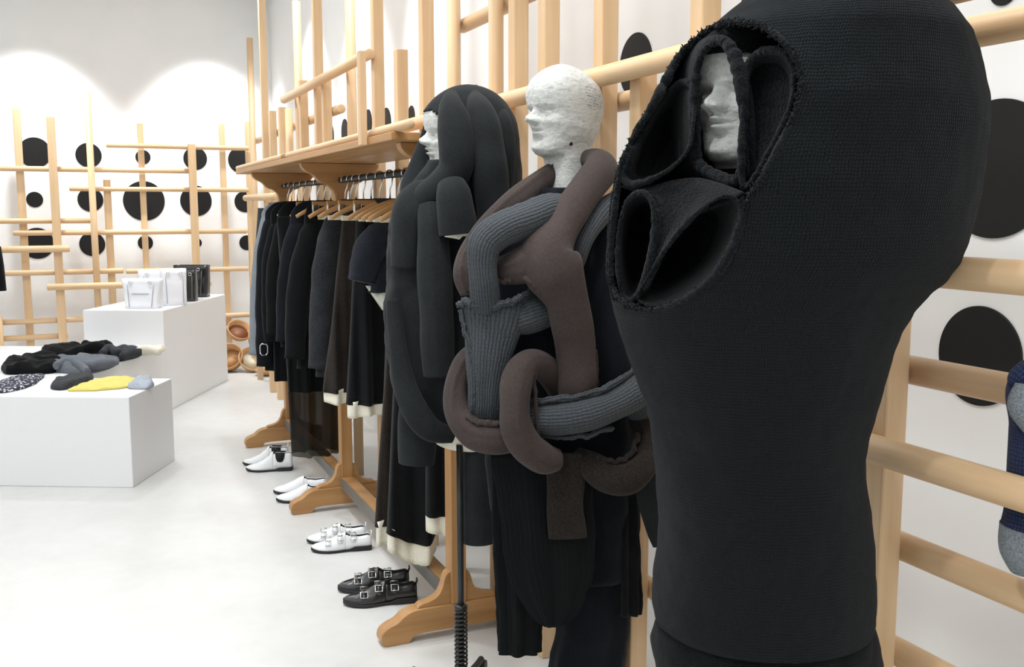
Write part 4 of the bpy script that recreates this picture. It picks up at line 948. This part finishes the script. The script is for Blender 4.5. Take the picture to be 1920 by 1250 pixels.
# ================================================================== 3: cocoon mannequin (near)
D3 = 1.53
m3, h3 = mannequin('white papier-mache mannequin face deep inside the black cocoon knit', (1321, 193), D3-.045, .75, None, tz=(.75, 1.3), rotz=.30, leglen=.16)
g3 = thing('cocoon_sweater', 'huge black chunky knit cocoon sweater with a wide frayed opening around the face', 'sweater', (P(1430, 800, D3).x, P(1430, 800, D3).y, .3))
tab = [(-96, 1540, 1550), (-93, 1490, 1590), (-84, 1470, 1630), (-68, 1445, 1660), (-40, 1425, 1690), (0, 1400, 1722), (40, 1354, 1768), (80, 1303, 1797), (115, 1268, 1810), (150, 1248, 1819), (200, 1219, 1828), (250, 1190, 1831), (300, 1165, 1826), (350, 1156, 1819), (400, 1150, 1811), (450, 1146, 1800), (485, 1144, 1785), (515, 1144, 1762), (545, 1150, 1728),
       (580, 1156, 1696), (620, 1164, 1674), (660, 1177, 1660), (720, 1196, 1645), (770, 1214, 1630), (820, 1226, 1617), (850, 1230, 1612), (900, 1236, 1614), (960, 1239, 1623), (1030, 1236, 1631), (1080, 1228, 1633), (1130, 1224, 1633), (1155, 1228, 1631), (1168, 1242, 1626)]
BF = [(-96, .02), (-90, .045), (-80, .075), (-60, .115), (0, .17), (80, .205), (200, .22), (350, .22), (450, .205), (560, .175), (700, .15), (850, .135), (1000, .14), (1170, .14)]
def geom(y):
    L, R_ = interp(tab, y); return (L+R_)/2, (P(R_, y, D3)-P(L, y, D3)).length/2, interp(BF, y)[0]
def front(px, py, inset=0):
    """point on the near surface of the cocoon seen at a photo point (rows are true heights)"""
    r = ray(px, py); ratio = r.z/r.dot(FH); d = D3; ct, st = math.cos(PITCH), math.sin(PITCH)
    for _ in range(14):
        rr_ = ratio*d/D3; yy = CY+FPX*(-st-rr_*ct)/(ct-rr_*st)
        cx_, a, b = geom(max(-95.5, yy)); c = P(cx_, yy, D3); p = P(px, py, d); u = (p-c).dot(RT)/max(a, 1e-4); u = max(-1, min(1, u))
        d = .5*d+.5*(D3-b*math.sqrt(1-u*u))
    return P(px, py, d+inset)
rimpx = [(1300, 78), (1318, 62), (1342, 50), (1370, 42), (1400, 42), (1430, 50), (1458, 68), (1482, 96), (1499, 130), (1503, 160), (1496, 195), (1480, 238), (1458, 285), (1430, 332), (1402, 374), (1391, 415), (1372, 466), (1338, 520), (1290, 559), (1240, 578), (1200, 578), (1170, 566), (1152, 545), (1145, 510), (1147, 450), (1152, 400), (1158, 350), (1168, 300), (1192, 250), (1222, 200), (1250, 148), (1276, 100)]
rimc = cspline(rimpx, 4)
ext = [(x-40, y) if x < 1300 and (i < 4 or i > 86) else (x, y) for i, (x, y) in enumerate(rimc)]
ext = []
for (x, y) in rimc:
    L = interp(tab, y)[0]; ext.append((x-60, y) if x-L < 14 else (x, y))
ys = ys_range(-96, -60, 12)[:-1]+ys_range(-60, 1168, 250); n = 300
mb = MB(); rings = []; pxs = []
for y in ys:
    cx_, a, b = geom(y); c = P(cx_, y, D3); r = []; q = []
    for j in range(n):
        t = 2*PI*j/n; p = c+RT*(a*math.cos(t))-FH*(b*math.sin(t))
        p += (p-c).normalized()*(.007*fbm(p, 4, 1)+.0025*fbm(p, 14, 2)) if a > .05 else Vector()
        r.append(p); q.append(proj(p))
    rings.append(r); pxs.append(q)
b0 = len(mb.v); mb.v += [p for r in rings for p in r]
vl = 0
for i in range(len(ys)-1):
    dv = (rings[i+1][0]-rings[i][0]).length if ys[i] > 0 else .004
    for j in range(n):
        j2 = (j+1) % n; t = 2*PI*(j+.5)/n
        if math.sin(t) > -.02 and 20 < ys[i] < 600:
            mx_ = (pxs[i][j][0]+pxs[i][j2][0]+pxs[i+1][j][0]+pxs[i+1][j2][0])/4; my_ = (pxs[i][j][1]+pxs[i][j2][1]+pxs[i+1][j][1]+pxs[i+1][j2][1])/4
            if inpoly(mx_, my_, ext): continue
        cx_, a, b = geom(ys[i]); u0, u1 = j/n*1.35, (j+1)/n*1.35
        mb.f.append([b0+i*n+j, b0+i*n+j2, b0+(i+1)*n+j2, b0+(i+1)*n+j]); mb.uv.append([(u0, vl), (u1, vl), (u1, vl+dv), (u0, vl+dv)])
    vl += dv
mb.build('knit_shell', 'cocoon', g3, solid=.007)
tab2 = [(1150, 1238, 1622), (1175, 1226, 1636), (1200, 1220, 1642), (1230, 1221, 1646), (1270, 1230, 1648), (1400, 1238, 1640), (1560, 1246, 1630)]
MB().loft(prof_rings(D3+.0, tab2, ys_range(1150, 1560, 40), bf=.72, rough=.008, seed=8)).build('lower_skirt', 'cocoon_rib', g3)
def loop_tube(nm, pts, r, mat, seed, rough=.006):
    m = len(pts); rr = [r*(1+.35*noise.noise(Vector((i*.45, seed, 0)))) for i in range(m+1)]
    pp = [Vector(p)+Vector((noise.noise(Vector((i*.8, seed, 1))), noise.noise(Vector((i*.8, seed, 5))), noise.noise(Vector((i*.8, seed, 9)))))*.0016 for i, p in enumerate(pts)]; pp.append(pp[0]); rr[-1] = rr[0]
    MB().tube(pp, rr, 12, caps=False, rough=rough, seed=seed).build(nm, mat, g3)
rim3 = [front(x, y, -.002) for x, y in cspline(rimpx, 9)]
loop_tube('frayed_rim', rim3, .0052, 'black_fuzz', 1)
fr = MB(); rr = random.Random(5)
for i in range(0, len(rim3)):
    for q in range(11):
        p = Vector(rim3[i])+Vector((rr.uniform(-.004, .004), rr.uniform(-.004, .004), rr.uniform(-.004, .004))); d = Vector((rr.uniform(-1, 1), rr.uniform(-1, 1), rr.uniform(-1, 1))).normalized()
        fr.tube([p, p+d*.003, p+d*.0045+Vector((rr.uniform(-1, 1), rr.uniform(-1, 1), rr.uniform(-1, 1)))*.0015], [.0011, .0009, .0005], 4)
fr.build('rim_fringe', 'black_fuzz', g3)
def pouch(nm, loop, inset_l, inset_r, depth, shrink, drift, seed, r=.0045, mat='black_fuzz', skirt=0, cap=True):
    """armhole-like opening inside the cocoon: rim loop plus a sleeve running inward"""
    lp = cspline(loop, 8); xs = [p[0] for p in lp]; x0, x1 = min(xs), max(xs)
    pts = [front(x, y, lerp(inset_l, inset_r, (x-x0)/(x1-x0))) for x, y in lp]
    loop_tube(nm+'_edge', pts, r, mat, seed)
    c = sum(pts, Vector())/len(pts); rings = []
    for k in range(9):
        t = k/8; s = lerp(1, shrink, t**.8); off = FH*(depth*t)+drift*t
        rings.append([c+(p-c)*s+off for p in pts])
    MB().loft(rings, True, False, cap).build(nm, mat, g3, solid=.004 if not cap else 0)
    return pts, c
# fabric around the openings: a recessed panel filling the big rim down to the inner loops
pouch('armhole', [(1172, 338), (1180, 300), (1205, 245), (1240, 190), (1270, 158), (1290, 155), (1302, 175), (1300, 230), (1292, 275), (1270, 305), (1235, 330), (1195, 345)], .05, .09, .16, .75, RT*.03, 3)
pouch('armhole', [(1400, 130), (1420, 102), (1440, 95), (1468, 100), (1487, 130), (1486, 180), (1468, 235), (1440, 290), (1410, 340), (1394, 350), (1390, 300), (1392, 220)], .05, .012, .045, .86, RT*.012, 4)
pouch('armhole', [(1163, 420), (1172, 385), (1190, 364), (1212, 364), (1226, 388), (1230, 430), (1222, 490), (1205, 540), (1186, 562), (1170, 556), (1160, 520), (1158, 470)], .03, .05, .16, .75, RT*.03, 5)
pouch('armhole', [(1198, 562), (1215, 520), (1250, 465), (1295, 410), (1345, 372), (1372, 368), (1388, 385), (1386, 420), (1368, 468), (1335, 515), (1290, 550), (1240, 572)], .035, .012, .17, .72, RT*.02, 6)
# inner hood around the face
hl = [(1306, 296), (1303, 230), (1304, 165), (1310, 118), (1325, 90), (1347, 76), (1364, 84), (1379, 112), (1389, 158), (1394, 215), (1394, 270), (1392, 325), (1374, 340), (1345, 330), (1322, 318)]
hp = cspline(hl, 8)
fx = [P(x, y, lerp(D3-.045, D3-.128, (x-1309)/85)) for x, y in hp]
loop_tube('inner_hood_edge', fx, .0075, 'black_fuzz', 7)
c = sum(fx, Vector())/len(fx); rings = []
for k in range(12):
    t = k/11; r = []
    for p in fx:
        o_ = p-c; sx = 1+(1.3 if o_.dot(RT) > 0 else .25)*min(1, t*1.6); sz = 1+(.16 if o_.z > 0 else .1)*min(1, t*1.6)
        r.append(c+RT*(o_.dot(RT)*sx)+FH*o_.dot(FH)+UZ*(o_.z*sz)+FH*(.19*max(0, t-.25)**1.3*1.4+.004))
    rings.append(r)
MB().loft(rings, True, False, False).build('inner_hood', 'black_fuzz', g3, solid=.004)
cap = MB(); Rz3 = Matrix.Rotation(.30, 3, 'Z'); hh_ = [r[::2] for r in HEADS[::2]]
for i in range(len(hh_)-1):
    for j in range(len(hh_[0])):
        q = [hh_[i][j], hh_[i][(j+1) % len(hh_[0])], hh_[i+1][(j+1) % len(hh_[0])], hh_[i+1][j]]; m_ = sum(q, Vector())/4
        if m_.z < -.02 or (m_.x < -.045 and m_.z < .160 and m_.y > -.052): continue
        cap.add([h3+Rz3@(p+Vector((p.x, p.y, (p.z-.1)*.8)).normalized()*.007) for p in q], [(0, 1, 2, 3)])
merge(cap.build('inner_cap', 'black_fuzz', g3))
# inner front fabric between the openings
def sheet(nm, rows, mat='black_fuzz'):
    MB().loft([[front(x, y, d) for x, y, d in spline(r, 8)] for r in rows], closed=False).build(nm, mat, g3, solid=.006)
sheet('inner_panel', [[(1160, 345, .045), (1210, 352, .075), (1262, 340, .10), (1310, 335, .10), (1350, 345, .08), (1396, 362, .03)], [(1228, 372, .06), (1240, 370, .075), (1262, 362, .085), (1310, 362, .085), (1340, 365, .06), (1380, 372, .03)],
                      [(1230, 410, .055), (1240, 410, .06), (1262, 405, .07), (1285, 402, .06), (1300, 400, .05), (1310, 398, .04)], [(1226, 470, .05), (1232, 470, .05), (1238, 468, .05), (1244, 466, .05), (1248, 464, .045), (1252, 460, .04)], [(1205, 545, .04), (1206, 545, .04), (1207, 545, .04), (1208, 545, .04), (1209, 545, .035), (1210, 545, .03)]])
